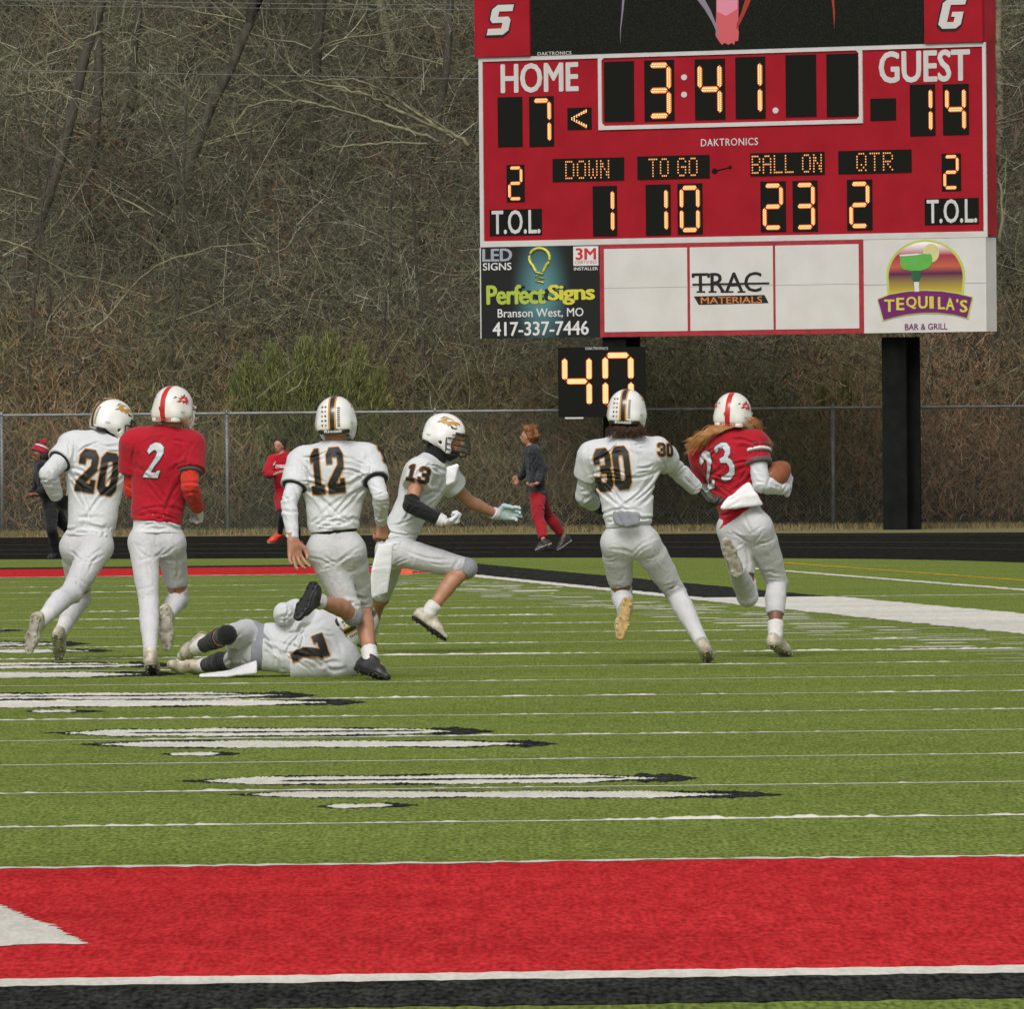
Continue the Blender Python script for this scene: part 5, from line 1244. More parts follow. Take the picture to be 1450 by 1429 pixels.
def jersey(P, m, hem, slv=(.5, .5), top=None, seed=1, o=.014, tilt=0.0, pads=True, name='jersey', amp=.009, slack=.016, flare=.0, h=.0072, cre=1.0):
    J, s = P['J'], P['s']; S = Solid(h); t2 = nrm(np.array([P['tv'][0], P['tv'][2]])); r2 = nrm(np.array([P['rs'][0], P['rs'][2]])) if abs(P['rs'][0]) > .5 else np.array([t2[1], -t2[0]])
    N_, C_, W_, A, B_ = xz(J['neck']), xz(J['chest']), xz(J['waist']), xz(J['shL']), xz(J['shR']); hw = .125*s; H_ = xz(J['pel'])+t2*(hem+.035)*s
    aL, aR = A-t2*.11*s-np.sign(r2@(A-C_))*r2*-.0, B_-t2*.11*s; wl, wr = W_-r2*hw, W_+r2*hw; hl_, hr_ = H_-r2*hw, H_+r2*hw
    S.cr = make_creases(seed, [(aL, W_+r2*.03, 4, 1), (aR, W_-r2*.03, 4, 1), (aL, C_-t2*.02, 3, .8), (aR, C_-t2*.02, 3, .8), (hl_, H_+t2*.03, 4, .8), (hr_, H_+t2*.03, 4, .8), (wl, wr-t2*.02, 2, 1), (hl_+t2*.02, hr_, 2, .7),
        (N_-t2*.05, A, 2, .8), (N_-t2*.05, B_, 2, .8), (A+t2*.03, A-t2*.12, 2, .8), (B_+t2*.03, B_-t2*.12, 2, .8)], 0, .030*s, .0085, amp*.95*cre)
    S.fold = folds(seed, amp*.28, 34, dirs=[P['tv']+P['rs']*.55, P['tv']-P['rs']*.6, P['tv'], P['rs']+P['tv']*.3])
    torso(S, P, o, pads=pads, flare=flare)
    ax = nrm(J['waist']-J['pel']); nn = nrm(-ax+P['rt']*tilt); S.clip(J['pel']+ax*hem*s, nn)
    if top is not None: S.clip(J['pel']+ax*top*s, ax)
    S.cut(lambda X, Y, Z, a=J['neck']+HEADV(P)*.034*s, b=nrm(J['head']-J['neck']): (X-a[0])*b[0]+(Y-a[1])*b[1]+(Z-a[2])*b[2])
    for sd, t in zip('LR', slv):
        if t <= 0: continue
        S.group(); a, e = J['sh'+sd], J['el'+sd]; dd = nrm(e-a); L_ = np.linalg.norm(e-a)
        S.cone(a, (.084 if pads else .066)*s+o, a+dd*min(t, 1)*L_, (.068 if pads else .056)*s+o+slack*.4, k=.03)
        if t > 1: w = J['wr'+sd]; S.cone(e, .052*s+o, e+(w-e)*(t-1), .040*s+o, k=.03); S.clip(e+(w-e)*(t-1), w-e)
        else: S.clip(a+dd*t*L_, dd)
    VF = S.mesh(); ob = put(name, VF, m, P['root'], P['O'])
    if name not in ('undershirt', 'back_pad'): P['jt'] = BVHTree.FromPolygons([Vector(q) for q in VF[0]], [tuple(q) for q in VF[1].tolist()]); return ob
def pants(P, m, tL=1.02, tR=1.02, seed=3, o=.010, top=.14, amp=.0032, name='pants', h=.0085, loose=0.0):
    J, s = P['J'], P['s']; S = Solid(h); t2 = nrm(np.array([P['tv'][0], P['tv'][2]])); r2 = np.array([t2[1], -t2[0]]); pl = xz(J['pel']); cr_ = pl-t2*.11*s; pairs = [(pl+t2*.10, pl-t2*.02, 1, .6)]
    for sd, sg in (('L', -1), ('R', 1)):
        hp_, kn_ = xz(J['hip'+sd]), xz(J['kn'+sd]); lg = nrm(kn_-hp_); sd2 = np.array([-lg[1], lg[0]])
        pairs += [(cr_, hp_+sd2*.0+r2*sg*.07, 3, .7), (hp_+lg*.11-sd2*.07, hp_+lg*.11+sd2*.07, 2, .7), (kn_-lg*.07-sd2*.06, kn_-lg*.05+sd2*.06, 3, .8), (kn_-lg*.02-sd2*.05, kn_+sd2*.05, 2, .6), (hp_+lg*.02+sd2*.03, kn_-lg*.06+sd2*.02, 1, .4), (hp_+lg*.2, kn_-lg*.1, 1, .7)]
    S.cr = make_creases(seed, pairs, 0, .022*s, .0070, .0045+amp*.35)
    S.fold = folds(seed, amp*.3, 40, dirs=[P['tv'], P['tv']+P['rt'], P['tv']-P['rt'], P['rt']])
    ax = nrm(J['waist']-J['pel'])
    torso(S, P, o, up=False); S.clip(J['pel']+ax*top*s, ax)
    for sd, t in (('L', tL), ('R', tR)):
        leg(S, P, sd, o+loose, 0, t, ends=False); S.clips[-1] = S.clips[-1]
    cuts = []
    for sd, t in (('L', tL), ('R', tR)):
        a, e, w = J['hip'+sd], J['kn'+sd], J['an'+sd]; p = e+(w-e)*(t-1) if t > 1 else a+(e-a)*t; dd = nrm(w-e) if t > 1 else nrm(e-a)
        def fn(X, Y, Z, p=p, dd=dd):
            pl = (X-p[0])*dd[0]+(Y-p[1])*dd[1]+(Z-p[2])*dd[2]; nr = .13-np.sqrt((X-p[0])**2+(Y-p[1])**2+(Z-p[2])**2)
            return np.minimum(pl, nr)
        S.cut(fn)
    return put(name, S.mesh(), m, P['root'], P['O'])
def legwear(P, sd, t0, t1, m, name, o=.0095, h=.008, amp=.0, seed=5):
    S = Solid(h); leg(S, P, sd, o, t0, t1)
    if amp: S.fold = folds(seed, amp, 50, dirs=[P['tv']]*4)
    return put(name, S.mesh(), m, P['root'], P['O'])
def armwear(P, sd, t0, t1, m, name, o=.007, h=.0068, amp=.006, seed=6, loose=0.0):
    S = Solid(h); J = P['J']; ax = nrm(J['el'+sd]-J['sh'+sd])
    if amp:
        S.fold = folds(seed, amp*.3, 50, dirs=[ax, ax+P['fw'], ax-P['rt'], ax]); e_, a_, w_ = xz(J['el'+sd]), xz(J['sh'+sd]), xz(J['wr'+sd]); u_ = nrm(e_-a_); n_ = np.array([-u_[1], u_[0]]); f_ = nrm(w_-e_); m_ = np.array([-f_[1], f_[0]])
        S.cr = make_creases(seed+(sd == 'R'), [(e_-u_*.03-n_*.05, e_-u_*.02+n_*.05, 3, 1), (e_+f_*.03-m_*.05, e_+f_*.04+m_*.05, 3, 1), (a_+u_*.14-n_*.04, e_-u_*.05+n_*.03, 2, .8), (e_+f_*.06, w_-f_*.05, 2, .6), (w_-f_*.04-m_*.04, w_-f_*.03+m_*.04, 2, .6)], 0, .018, .0070, .0062)
    arm(S, P, sd, o, t0, t1, loose=loose); return put(name, S.mesh(), m, P['root'], P['O'])
def neckgear(P, m, o=.012, lo_=-.02, hi=.6):
    S = Solid(.008); J, s = P['J'], P['s']; S.cone(J['neck']-P['tv']*.03, .064*s+o, J['neck']+(J['head']-J['neck'])*hi, .060*s+o, k=.02); return put('neck_gaiter', S.mesh(), m, P['root'], P['O'])
def flapcloth(P, pts, thick, m, name, seed=2, amp=.012, h=.007):
    """a towel: a chain of flat pieces (point, half width vector, half thickness)"""
    S = Solid(h); S.fold = folds(seed, amp, 60)
    for (p, w), (q, w2) in zip(pts[:-1], pts[1:]):
        n = int(max(np.linalg.norm(w), np.linalg.norm(w2))/thick)+1
        for k in range(-n, n+1): S.cone(p+w*k/n, thick, q+w2*k/n, thick, k=.008)
    return put(name, S.mesh(), m, P['root'], P['O'])
def hairs(P, roots, m, name='hair', r=.0045, seed=1):
    rr = np.random.RandomState(seed); mb = MB()
    for pts in roots:
        pts = [np.asarray(p)-P['O'] for p in pts]; n = len(pts); mb.tube(pts, [r*(1-.6*k/(n-1)) for k in range(n)], 3, cap=False)
    o = mb.build(name, m, P['root']); o['kind'] = 'stuff'; return o
up = np.array([0, 0, 1.])
def look(yaw, pitch=0.0, roll=0.0):
    y, p = math.radians(yaw), math.radians(pitch); f = np.array([math.sin(y)*math.cos(p), math.cos(y)*math.cos(p), math.sin(p)])
    r_ = nrm(np.cross(f, up)); u_ = np.cross(r_, f); q = math.radians(roll); return f, u_*math.cos(q)+r_*math.sin(q)
UPN = lambda P, rot: P['tv']
def backnum(P, digits, px, hgt, mats=None, rot=0.0, wf=1.0, font=DIG, edge=.0065, gap=.16):
    J = P['J']; dr = nrm(P['fs']); c = at(px[0], px[1], J['chest'][1]-.1); q = math.radians(rot); U_ = P['tv']; R_ = nrm(np.cross(dr, U_)); R_ = R_ if R_@P['rs'] > 0 else -R_
    c = c-dr*((c-J['chest'])@dr); 
    number(P['jt'], digits, c, R_*math.cos(q)+U_*math.sin(q), U_*math.cos(q)-R_*math.sin(q), dr, hgt, mats or (NUMK, NUMG), P['root'], P['O'], wfac=wf, font=font, edge=edge, gap=gap)

GW = 'players in white with black and gold numbers'; GR = 'players in red jerseys'
# ---- number 20, far left
P = person('person', 'leftmost white-jersey player with black 20 on the back, running right', dict(d=84.1, s=1.02, bulk=1.14, leg=1.12,
    pel=(124, 772, 0), hipL=(110, 774, .05), hipR=(139, 775, -.06), waist=(131, 735, 0), chest=(135, 672, 0), neck=(147, 622, .0), head=(160, 596, .02),
    shL=(103, 634, .0), shR=(178, 632, .02), elL=(68, 671, -1), wrL=(80, 703, 1), elR=(192, 672, 1), wrR=(205, 700, 1),
    knL=(113, 848, 1), anL=(86, 896, -1), toL=(85, 931, 1), knR=(101, 839, -1), anR=(56, 882, -1), toR=(42, 925, -1)))
body(P, SKIN, h=.014); jersey(P, C_WJ, .05, (.52, .5), seed=2, tilt=.16, slack=.03)
jersey(P, C_WS, -.055, (0, 0), top=.12, seed=21, o=.004, tilt=-.30, pads=False, name='undershirt', amp=.007)
pants(P, C_WP, 1.04, 1.04, seed=4)
for sd in 'LR':
    armwear(P, sd, .40, 1.98, C_WS, 'undersleeve', o=.012, loose=.004, seed=7); legwear(P, sd, .82, 1.72, C_TI, 'tights'); legwear(P, sd, 1.70, 2.0, C_SK, 'sock', o=.009)
armwear(P, 'L', .485, .54, C_BK, 'sleeve_cuff', o=.030, amp=0)
neckgear(P, C_BK, .016); J = P['J']
put('glove', hand_solid(J['wrL'], J['wrL']-J['elL']+np.array([.22, .06, 0]), np.array([.3, -.5, -1]), np.array([0, 1, .3]), .45, 1.05, rad=1.15).mesh(), GL_K, P['root'], P['O'])
put('glove', hand_solid(J['wrR'], J['wrR']-J['elR'], np.array([-1, 0, 0]), up, .9, 1.0, rad=1.15).mesh(), GL_K, P['root'], P['O'])
backnum(P, '20', (138.5, 669), .285, wf=.66)
f, u_ = look(62, -12, 4); put_helmet('w', J['head'], f, u_, P['root'], P['O'])
shoe(P, 'L', J['anL'], J['knL'], J['toL'], (SH_W, SO_W)); shoe(P, 'R', J['anR'], J['knR'], J['toR'], (SH_W, SO_W))

# ---- number 2, red
P = person('person', 'red-jersey player with white 2 on the back, jogging between the players numbered 20 and 12', dict(d=78.8, s=1.0, bulk=1.0, leg=.98,
    pel=(222, 765, 0), hipL=(203, 768, -.01), hipR=(241, 768, .01), waist=(222, 730, 0), chest=(231, 672, 0), neck=(240, 612, .0), head=(246, 579, .01),
    shL=(192, 630, .03), shR=(269, 632, -.02), elL=(187, 694, 1), wrL=(205, 690, 1), elR=(269, 690, -1), wrR=(281, 722, 1),
    knL=(211, 853, -1), anL=(213, 927, -1), toL=(217, 949, 1), knR=(253, 848, 1), anR=(237, 874, -1), toR=(238, 918, -1)))
body(P, SKIN, h=.014); jersey(P, C_RJ, .115, (.62, .62), seed=5, amp=.008, tilt=-.10, o=.022)
jersey(P, C_WJ, .045, (0, 0), top=.17, seed=22, o=.014, pads=False, name='undershirt', amp=.006, flare=.0)
pants(P, C_WP, 1.03, 1.03, seed=6)
for sd in 'LR':
    armwear(P, sd, .45, 1.95, C_RS, 'undersleeve', o=.012, seed=8); legwear(P, sd, .82, 1.95, C_TI, 'tights')
J = P['J']
put('glove', hand_solid(J['wrR'], J['wrR']-J['elR'], np.array([-1, 0, 0]), np.array([0, 1, 0]), .75, 1.0, rad=1.1).mesh(), GL_W, P['root'], P['O'])
put('glove', hand_solid(J['wrL'], J['wrL']-J['elL'], np.array([1, 0, 0]), up, .8, 1.0, rad=1.1).mesh(), GL_W, P['root'], P['O'])
armwear(P, 'R', .60, .68, C_DG, 'sleeve_stripe', o=.033, amp=0); armwear(P, 'R', .36, .44, NUMS, 'sleeve_stripe', o=.036, amp=0); armwear(P, 'L', .58, .66, C_DG, 'sleeve_stripe', o=.032, amp=0)
backnum(P, '2', (219.5, 653), .23, mats=(NUMS, NUMD), rot=-5, wf=.75, font=RDIG, edge=.006)
f, u_ = look(26, -3, 2); put_helmet('r', J['head'], f, u_, P['root'], P['O'])
shoe(P, 'L', J['anL'], J['knL'], J['toL'], (SH_W, SO_W), high=.02); shoe(P, 'R', J['anR'], J['knR'], J['toR'], (SH_W, SO_W), high=.02)

# ---- number 12
P = person('person', 'white-jersey player with black 12 on the back, stepping over the fallen player', dict(d=76.3, s=1.0, bulk=1.0, leg=1.06,
    pel=(476, 776, 0), hipL=(457, 779, .0), hipR=(495, 779, 0), waist=(472, 738, 0), chest=(475, 683, 0), neck=(476, 632, .0), head=(476, 595, .0),
    shL=(428, 656, .02), shR=(522, 651, .02), elL=(409, 713, -1), wrL=(415, 766, -1), elR=(539, 703, -1), wrR=(540, 742, 1),
    knL=(499, 870, 1), anL=(446, 850, -1), toL=(423, 878, -1), knR=(513, 860, 1), anR=(525, 936, -1), toR=(551, 957, -1)))
J = P['J']; hl = hand_solid(J['wrL'], np.array([.12, -.05, -1]), np.array([.5, -1, .05]), np.array([1, .3, .2]), .28, 1.12, spread=.38, thumb=.2)
hr = hand_solid(J['wrR'], np.array([.02, .0, -1]), np.array([-.6, 1, 0]), np.array([-.5, 1, 0]), .85, 1.0)
body(P, SKIN, hands=(hl, hr), h=.0105); jersey(P, C_WJ, .105, (.58, .56), seed=9, amp=.012)
jersey(P, C_BK, .085, (0, 0), top=.16, seed=23, o=.006, pads=False, name='back_pad', amp=.0)
pants(P, C_WP, .98, 1.0, seed=10, amp=.005)
for sd in 'LR':
    armwear(P, sd, .45, 1.97, C_WS, 'undersleeve', o=.005, seed=11); armwear(P, sd, .545, .60, C_BK, 'sleeve_cuff', o=.030, amp=0)
legwear(P, 'L', .96, 1.12, C_GY, 'knee_pad', o=.006); legwear(P, 'R', .98, 1.08, C_GY, 'knee_pad', o=.006)
legwear(P, 'L', 1.84, 2.0, C_SK, 'sock', o=.012, amp=.003); legwear(P, 'R', 1.78, 2.0, C_SK, 'sock', o=.012, amp=.003)
backnum(P, '12', (462, 667), .275, rot=5, wf=.55, gap=.12)
SB = lambda P, sd, body_, px, w_, rot=0.0, dr=(0, 1, 0), mats=None: number(P['jt'], body_, at(px[0], px[1], P['J']['sh'+sd][1]), nrm(np.cross(dr, up))*math.cos(rot)+up*math.sin(rot), up*math.cos(rot)-nrm(np.cross(dr, up))*math.sin(rot), nrm(dr), w_, mats or (NUMK, NUMG), P['root'], P['O'], edge=.005, gap=.12, name='sleeve_number')
SB(P, 'R', '12', (541.5, 645), .11, dr=(-.8, .6, -.1), rot=-.08)
f, u_ = look(9, -2, -2); put_helmet('w', J['head'], f, u_, P['root'], P['O'])
shoe(P, 'L', J['anL'], J['knL'], J['toL'], (SH_K, SO_K)); shoe(P, 'R', J['anR'], J['knR'], J['toR'], (SH_K, SO_K), high=.01)

# ---- number 7, lying
P = person('person', 'player lying on the turf with black 7 on his white back, helmet behind another leg', dict(d=77.6, s=.98, bulk=1.02, leg=1.02,
    pel=(352, 915, 0), hipL=(350, 903, .05), hipR=(354, 929, -.05), waist=(388, 917, 0), chest=(430, 915, 0), neck=(484, 898, .02), head=(504, 882, .04),
    shL=(450, 886, .08), shR=(486, 938, -.04), elL=(402, 868, -1), wrL=(405, 880, 1), elR=(398, 940, 0), wrR=(400, 934, 1),
    knL=(322, 899, -1), anL=(278, 919, 1), toL=(255, 934, 1), knR=(330, 935, 1), anR=(282, 944, 1), toR=(245, 941, -1)))
J = P['J']; body(P, SKIN, h=.014); jersey(P, C_WJ, .09, (.80, .85), seed=12, amp=.011, slack=.05, o=.022)
jersey(P, C_GY, .02, (0, 0), top=.16, seed=24, o=.019, pads=False, name='undershirt', amp=.004, flare=.0, cre=.4)
pants(P, C_WP, 1.0, 1.0, seed=13, amp=.006)
armwear(P, 'L', .3, 1.9, C_WS, 'undersleeve', o=.022, seed=14, amp=.012); armwear(P, 'R', .3, 1.9, C_WS, 'undersleeve', o=.018, seed=15, amp=.01)
for sd in 'LR': legwear(P, sd, .90, 1.80, C_BK, 'tights', o=.007); legwear(P, sd, 1.78, 2.0, C_SK, 'sock', o=.010, amp=.003)
neckgear(P, C_BK, .020, hi=.5)
put('glove', hand_solid(J['wrL'], J['wrL']-J['elL'], np.array([0, 1, 0]), up, .7, 1.0, rad=1.1).mesh(), GL_W, P['root'], P['O'])
put('glove', hand_solid(J['wrR'], J['wrR']-J['elR'], np.array([0, 1, 0]), up, .8, 1.0, rad=1.1).mesh(), GL_W, P['root'], P['O'])
backnum(P, '7', (438, 928), .225, rot=14, wf=.9)
put_helmet('w', J['head'], (.12, .93, .2), nrm((.82, .0, .50)), P['root'], P['O'])
a = J['hipR']; w0 = at(362, 945, 77.4); w1 = at(322, 954.5, 77.3); w2 = at(284, 957.0, 77.3)
flapcloth(P, [(w0, np.array([.0, .02, .035])), (w1, np.array([.0, .06, .012])), (w2, np.array([.0, .06, .003]))], .005, C_TW, 'towel', seed=31, amp=.002)
shoe(P, 'L', J['anL'], J['knL'], J['toL'], (SH_W, SO_W)); shoe(P, 'R', J['anR'], J['knR'], J['toR'], (SH_W, SO_W))

# ---- number 13, side view
P = person('person', 'player seen from the side with 13 on his sleeve, lunging right with outstretched arm', dict(d=85.8, s=1.0, bulk=1.02, leg=1.08,
    pel=(561, 781, 0), hipL=(556, 781, .09), hipR=(564, 783, -.09), waist=(568, 750, 0), chest=(594, 701, 0), neck=(613, 651, .0), head=(631, 616, -.01),
    shL=(630, 675, .13), shR=(595, 668, -.15), elL=(664, 710, 1), wrL=(704, 729, 1), elR=(581, 716, -1), wrR=(630, 739, -1),
    knL=(538, 846, 1), anL=(522, 903, 1), toL=(535, 925, 1), knR=(660, 804, -1), anR=(606, 869, -1), toR=(634, 903, -1)))
J = P['J']; hl = None
body(P, SKIN, h=.0105)
jersey(P, C_WJ, -.01, (.40, .44), seed=16, amp=.014, slack=.03, tilt=.0)
pants(P, C_WP, .97, 1.0, seed=17, amp=.005)
legwear(P, 'R', .95, 1.12, C_GY, 'knee_pad', o=.012); legwear(P, 'R', 1.80, 2.0, C_SK, 'sock', o=.014, amp=.004); legwear(P, 'L', 1.7, 2.0, C_SK, 'sock', o=.012)
armwear(P, 'R', .78, 1.86, C_BK, 'elbow_sleeve', o=.010, seed=19, amp=.004)
armwear(P, 'R', 1.80, 2.0, GL_W, 'wristband', o=.013, amp=0); armwear(P, 'L', 1.84, 2.0, GL_W, 'wristband', o=.012, amp=0)
put('glove', hand_solid(J['wrR'], np.array([1, -.1, .05]), np.array([0, -.1, 1.]), np.array([.2, -1, .3]), .95, 1.05, rad=1.25).mesh(), GL_W, P['root'], P['O'])
put('glove', hand_solid(J['wrL'], np.array([1, .1, .12]), np.array([0, -1, -.3]), np.array([0, -.4, 1]), .38, 1.1, rad=1.25).mesh(), GL_T, P['root'], P['O'])
neckgear(P, C_BK, .022, hi=.45)
SB(P, 'R', '13', (593, 671), .115, dr=(.05, 1, 0), rot=-.22)
f, u_ = look(104, -13, -3); put_helmet('w', J['head'], f, u_, P['root'], P['O'], 1.02)
# a bare face behind the mask
fr = nrm(np.cross(f, u_)); q = lambda a, b, c: J['head']+fr*a+f*b+u_*c
S = Solid(.006); S.ell(q(0, .03, -.02), np.array([fr, f, u_]), (.068, .085, .098), k=.02).cone(q(0, .112, .0), .010, q(0, .130, -.036), .013, k=.012).cone(q(-.02, .10, -.066), .009, q(.02, .10, -.066), .009, k=.01).cone(q(0, .085, -.10), .026, q(0, .085, -.08), .028, k=.02)
put('face', S.mesh(), SKIN, P['root'], P['O'])
S = Solid(.006); S.cone(q(-.045, .07, -.105), .030, q(.045, .07, -.105), .030, k=.02).cone(q(0, .10, -.108), .028, q(0, .06, -.13), .04, k=.02); put('chin_strap', S.mesh(), C_BK, P['root'], P['O'])
a = at(641, 662, 85.5); flapcloth(P, [(a, np.array([.03, 0, .01])), (a+np.array([-.015, 0, -.10]), np.array([.02, 0, .01]))], .012, C_TW, 'collar_cloth', seed=33, amp=.003)
a = at(546, 772, 85.40); b = at(540, 805, 85.40); c = at(536, 842, 85.42)
flapcloth(P, [(a, np.array([.045, 0, 0])), (b, np.array([.06, .02, .01])), (c, np.array([.055, .02, .02]))], .008, C_TW, 'towel', seed=34, amp=.0015)
shoe(P, 'R', J['anR'], J['knR'], J['toR'], (SH_W, SO_K)); shoe(P, 'L', J['anL'], J['knL'], J['toL'], (SH_W, SO_K))
# swoosh-like check mark on the sleeve
S_ = [[(-.05, .01), (-.02, -.012), (.0, -.006), (.06, .022), (.0, .004), (-.02, .0)]]

# ---- number 30
P = person('person', 'white-jersey player with black 30 on the back and brown hair, reaching right', dict(d=80.8, s=1.03, bulk=.95, leg=1.04,
    pel=(893, 762, 0), hipL=(872, 768, .0), hipR=(913, 768, .0), waist=(889, 724, 0), chest=(884, 672, 0), neck=(884, 622, .0), head=(888, 583, .0),
    shL=(839, 646, .0), shR=(929, 640, .02), elL=(827, 702, 1), wrL=(842, 715, 1), elR=(957, 664, 1), wrR=(991, 697, 1),
    knL=(881, 846, 1), anL=(884, 866, -1), toL=(876, 905, -1), knR=(957, 840, 1), anR=(994, 911, -1), toR=(1002, 932, 1)))
J = P['J']; body(P, SKIN_T, h=.014); jersey(P, C_WJ, .075, (.50, .50), seed=25, amp=.013, flare=.01, slack=.03)
pants(P, C_WP, 1.06, 1.04, seed=26)
for sd in 'LR':
    armwear(P, sd, .38, 1.86, C_WS, 'undersleeve', o=.014, seed=27, loose=.004); legwear(P, sd, .82, 1.97, C_TI, 'tights')
armwear(P, 'R', .47, .51, C_BK, 'sleeve_cuff', o=.031, amp=0)
armwear(P, 'R', 1.90, 2.0, SKIN_T, 'wrist', o=.003, amp=0) if 0 else None
put('glove', hand_solid(J['wrR'], np.array([.75, .1, -1]), np.array([1, .3, .4]), np.array([.3, 1, .6]), .55, 1.1, rad=1.25).mesh(), GL_K, P['root'], P['O'])
put('glove', hand_solid(J['wrL'], J['wrL']-J['elL'], np.array([1, 0, 0]), up, .8, 1.0, rad=1.2).mesh(), GL_K, P['root'], P['O'])
backnum(P, '30', (867, 664), .275, rot=3, wf=.58, gap=.12)
SB(P, 'R', '30', (938, 637), .085, dr=(-.25, 1, 0), rot=-.05)
f, u_ = look(11, -2, 2); put_helmet('w', J['head'], f, u_, P['root'], P['O'])
rr = np.random.RandomState(4); hp = []
for k in range(420):
    a = J['head']+np.array([rr.uniform(-.095, .085), -.055-.03*rr.rand(), -.075]); e_ = a+np.array([rr.uniform(-.05, .05), -.030-.02*rr.rand(), -.035-.045*rr.rand()]); hp.append([a, (a+e_)/2+np.array([rr.uniform(-.03, .03), -.025, 0]), e_, e_+np.array([rr.uniform(-.02, .02), .0, -.02])])
hairs(P, hp, HAIR_B, r=.0032, seed=2)
a = at(871, 733, 80.60); b = at(903, 734, 80.60); flapcloth(P, [(a, np.array([.0, .0, .03])), ((a+b)/2+np.array([0, -.01, -.01]), np.array([0, 0, .042])), (b, np.array([.0, 0, .028]))], .010, C_GY, 'untucked_hem', seed=35, amp=.012)
shoe(P, 'L', J['anL'], J['knL'], J['toL'], (SH_W, SO_G)); shoe(P, 'R', J['anR'], J['knR'], J['toR'], (SH_W, SO_W))

# ---- number 23, ball carrier
P = person('person', 'red-jersey ball carrier with white 23 and long red-blond hair, running away at the right', dict(d=82.8, s=1.0, bulk=1.0, leg=1.12,
    pel=(1056, 742, 0), hipL=(1038, 748, .04), hipR=(1074, 747, -.04), waist=(1045, 708, 0), chest=(1034, 662, 0), neck=(1033, 614, .0), head=(1038, 587, .02),
    shL=(996, 648, .10), shR=(1068, 628, -.05), elL=(1004, 700, 1), wrL=(1030, 690, 1), elR=(1078, 686, -1), wrR=(1115, 692, 1),
    knL=(1058, 843, 1), anL=(1039, 797, -1), toL=(1027, 763, -1), knR=(1100, 824, 1), anR=(1098, 902, -1), toR=(1119, 926, 1)))
J = P['J']; body(P, SKIN_D, h=.0105); jersey(P, C_RJ, .06, (.50, .52), seed=28, amp=.012, tilt=.35)
pants(P, C_WP, 1.10, 1.10, seed=29)
for sd in 'LR': armwear(P, sd, .40, 1.95, C_WS, 'undersleeve', o=.014, seed=30, amp=.005)
legwear(P, 'L', .82, 1.78, C_TI, 'tights'); legwear(P, 'R', .82, 1.60, C_TI, 'tights'); legwear(P, 'L', 1.86, 2.0, C_SK, 'sock', o=.011); legwear(P, 'R', 1.74, 2.0, C_SK, 'sock', o=.011, amp=.003)
for t0, t1, m_, o_ in ((.10, .13, C_DG, .050), (.19, .26, NUMW, .051), (.27, .30, C_DG, .050), (.42, .53, C_DG, .046)): armwear(P, 'R', t0, t1, m_, 'sleeve_stripe', o=o_, amp=0)
hand = np.array([.12, .25, 1.]); put('glove', hand_solid(J['wrR'], hand, np.array([-1, .6, 0]), np.array([-.2, -1, .2]), .35, 1.05, rad=1.2).mesh(), GL_W, P['root'], P['O'])
put('glove', hand_solid(J['wrL'], J['wrL']-J['elL'], np.array([1, 0, 0]), up, .8, 1.0, rad=1.2).mesh(), GL_W, P['root'], P['O'])
number(P['jt'], '2', at(1003, 667, J['chest'][1]), nrm(np.array([1, -.15, .12])), nrm(np.array([-.10, 0, 1.])), nrm(np.array([.15, 1, 0])), .265, (NUMS, NUMD), P['root'], P['O'], wfac=.56, font=RDIG, edge=.006)
number(P['jt'], '3', at(1027.5, 653.5, J['chest'][1]), nrm(np.array([.97, .10, .16])), nrm(np.array([-.18, 0, 1.])), nrm(np.array([.05, 1, 0])), .255, (NUMS, NUMD), P['root'], P['O'], wfac=.72, font=RDIG, edge=.006)
f, u_ = look(15, -3, 3); put_helmet('r', J['head'], f, u_, P['root'], P['O'])
rr = np.random.RandomState(8); hp = []
locks = [(rr.uniform(972, 1024), rr.uniform(0, 1), rr.rand()*6.28, rr.uniform(1015, 1056)) for _ in range(13)]
for k in range(460):
    lx_, lf, ph, sx_ = locks[rr.randint(13)]; x0 = sx_+5*rr.randn(); tx_ = lx_+3.0*rr.randn(); ty_ = 611+(1026-lx_)*.60*(.35+.65*lf)+2*rr.randn(); pts = []
    for q_ in range(8):
        t = q_/7; pts.append(at(x0+(tx_-x0)*t+1.2*rr.randn()*t, 602+(ty_-602)*t**1.7+(2.6*math.sin(8*t+ph)+.7*rr.randn())*t, J['head'][1]-.10-.05*math.sin(3.1*t)+.03*t))
    hp.append(pts)
for k in range(40):
    a = at(1058+12*rr.rand(), 590+8*rr.rand(), J['head'][1]-.09); hp.append([a, a+np.array([.03*rr.randn()+.02, -.02, -.03]), a+np.array([.03*rr.randn()+.045, .0, -.07+.02*rr.randn()])])
for k in range(26):
    a = at(1083+5*rr.rand(), 618+4*rr.rand(), J['shR'][1]+.06); hp.append([a, a+np.array([.012*rr.randn()+.015, 0, -.04]), a+np.array([.015*rr.randn()+.01, .0, -.09+.02*rr.randn()])])
hairs(P, hp, HAIR_R, r=.0021, seed=3)
yy = J['pel'][1]-.165
flapcloth(P, [(at(1056, 690, yy+.03), np.array([.02, 0, .015])), (at(1051, 704, yy), np.array([.085, 0, .012])), (at(1050, 716, yy-.01), np.array([.125, .02, .012]))], .014, C_TW, 'towel', seed=36, amp=.007)
shoe(P, 'R', J['anR'], J['knR'], J['toR'], (SH_W, SO_W)); shoe(P, 'L', J['anL'], J['knL'], J['toL'], (SH_W, SO_W))
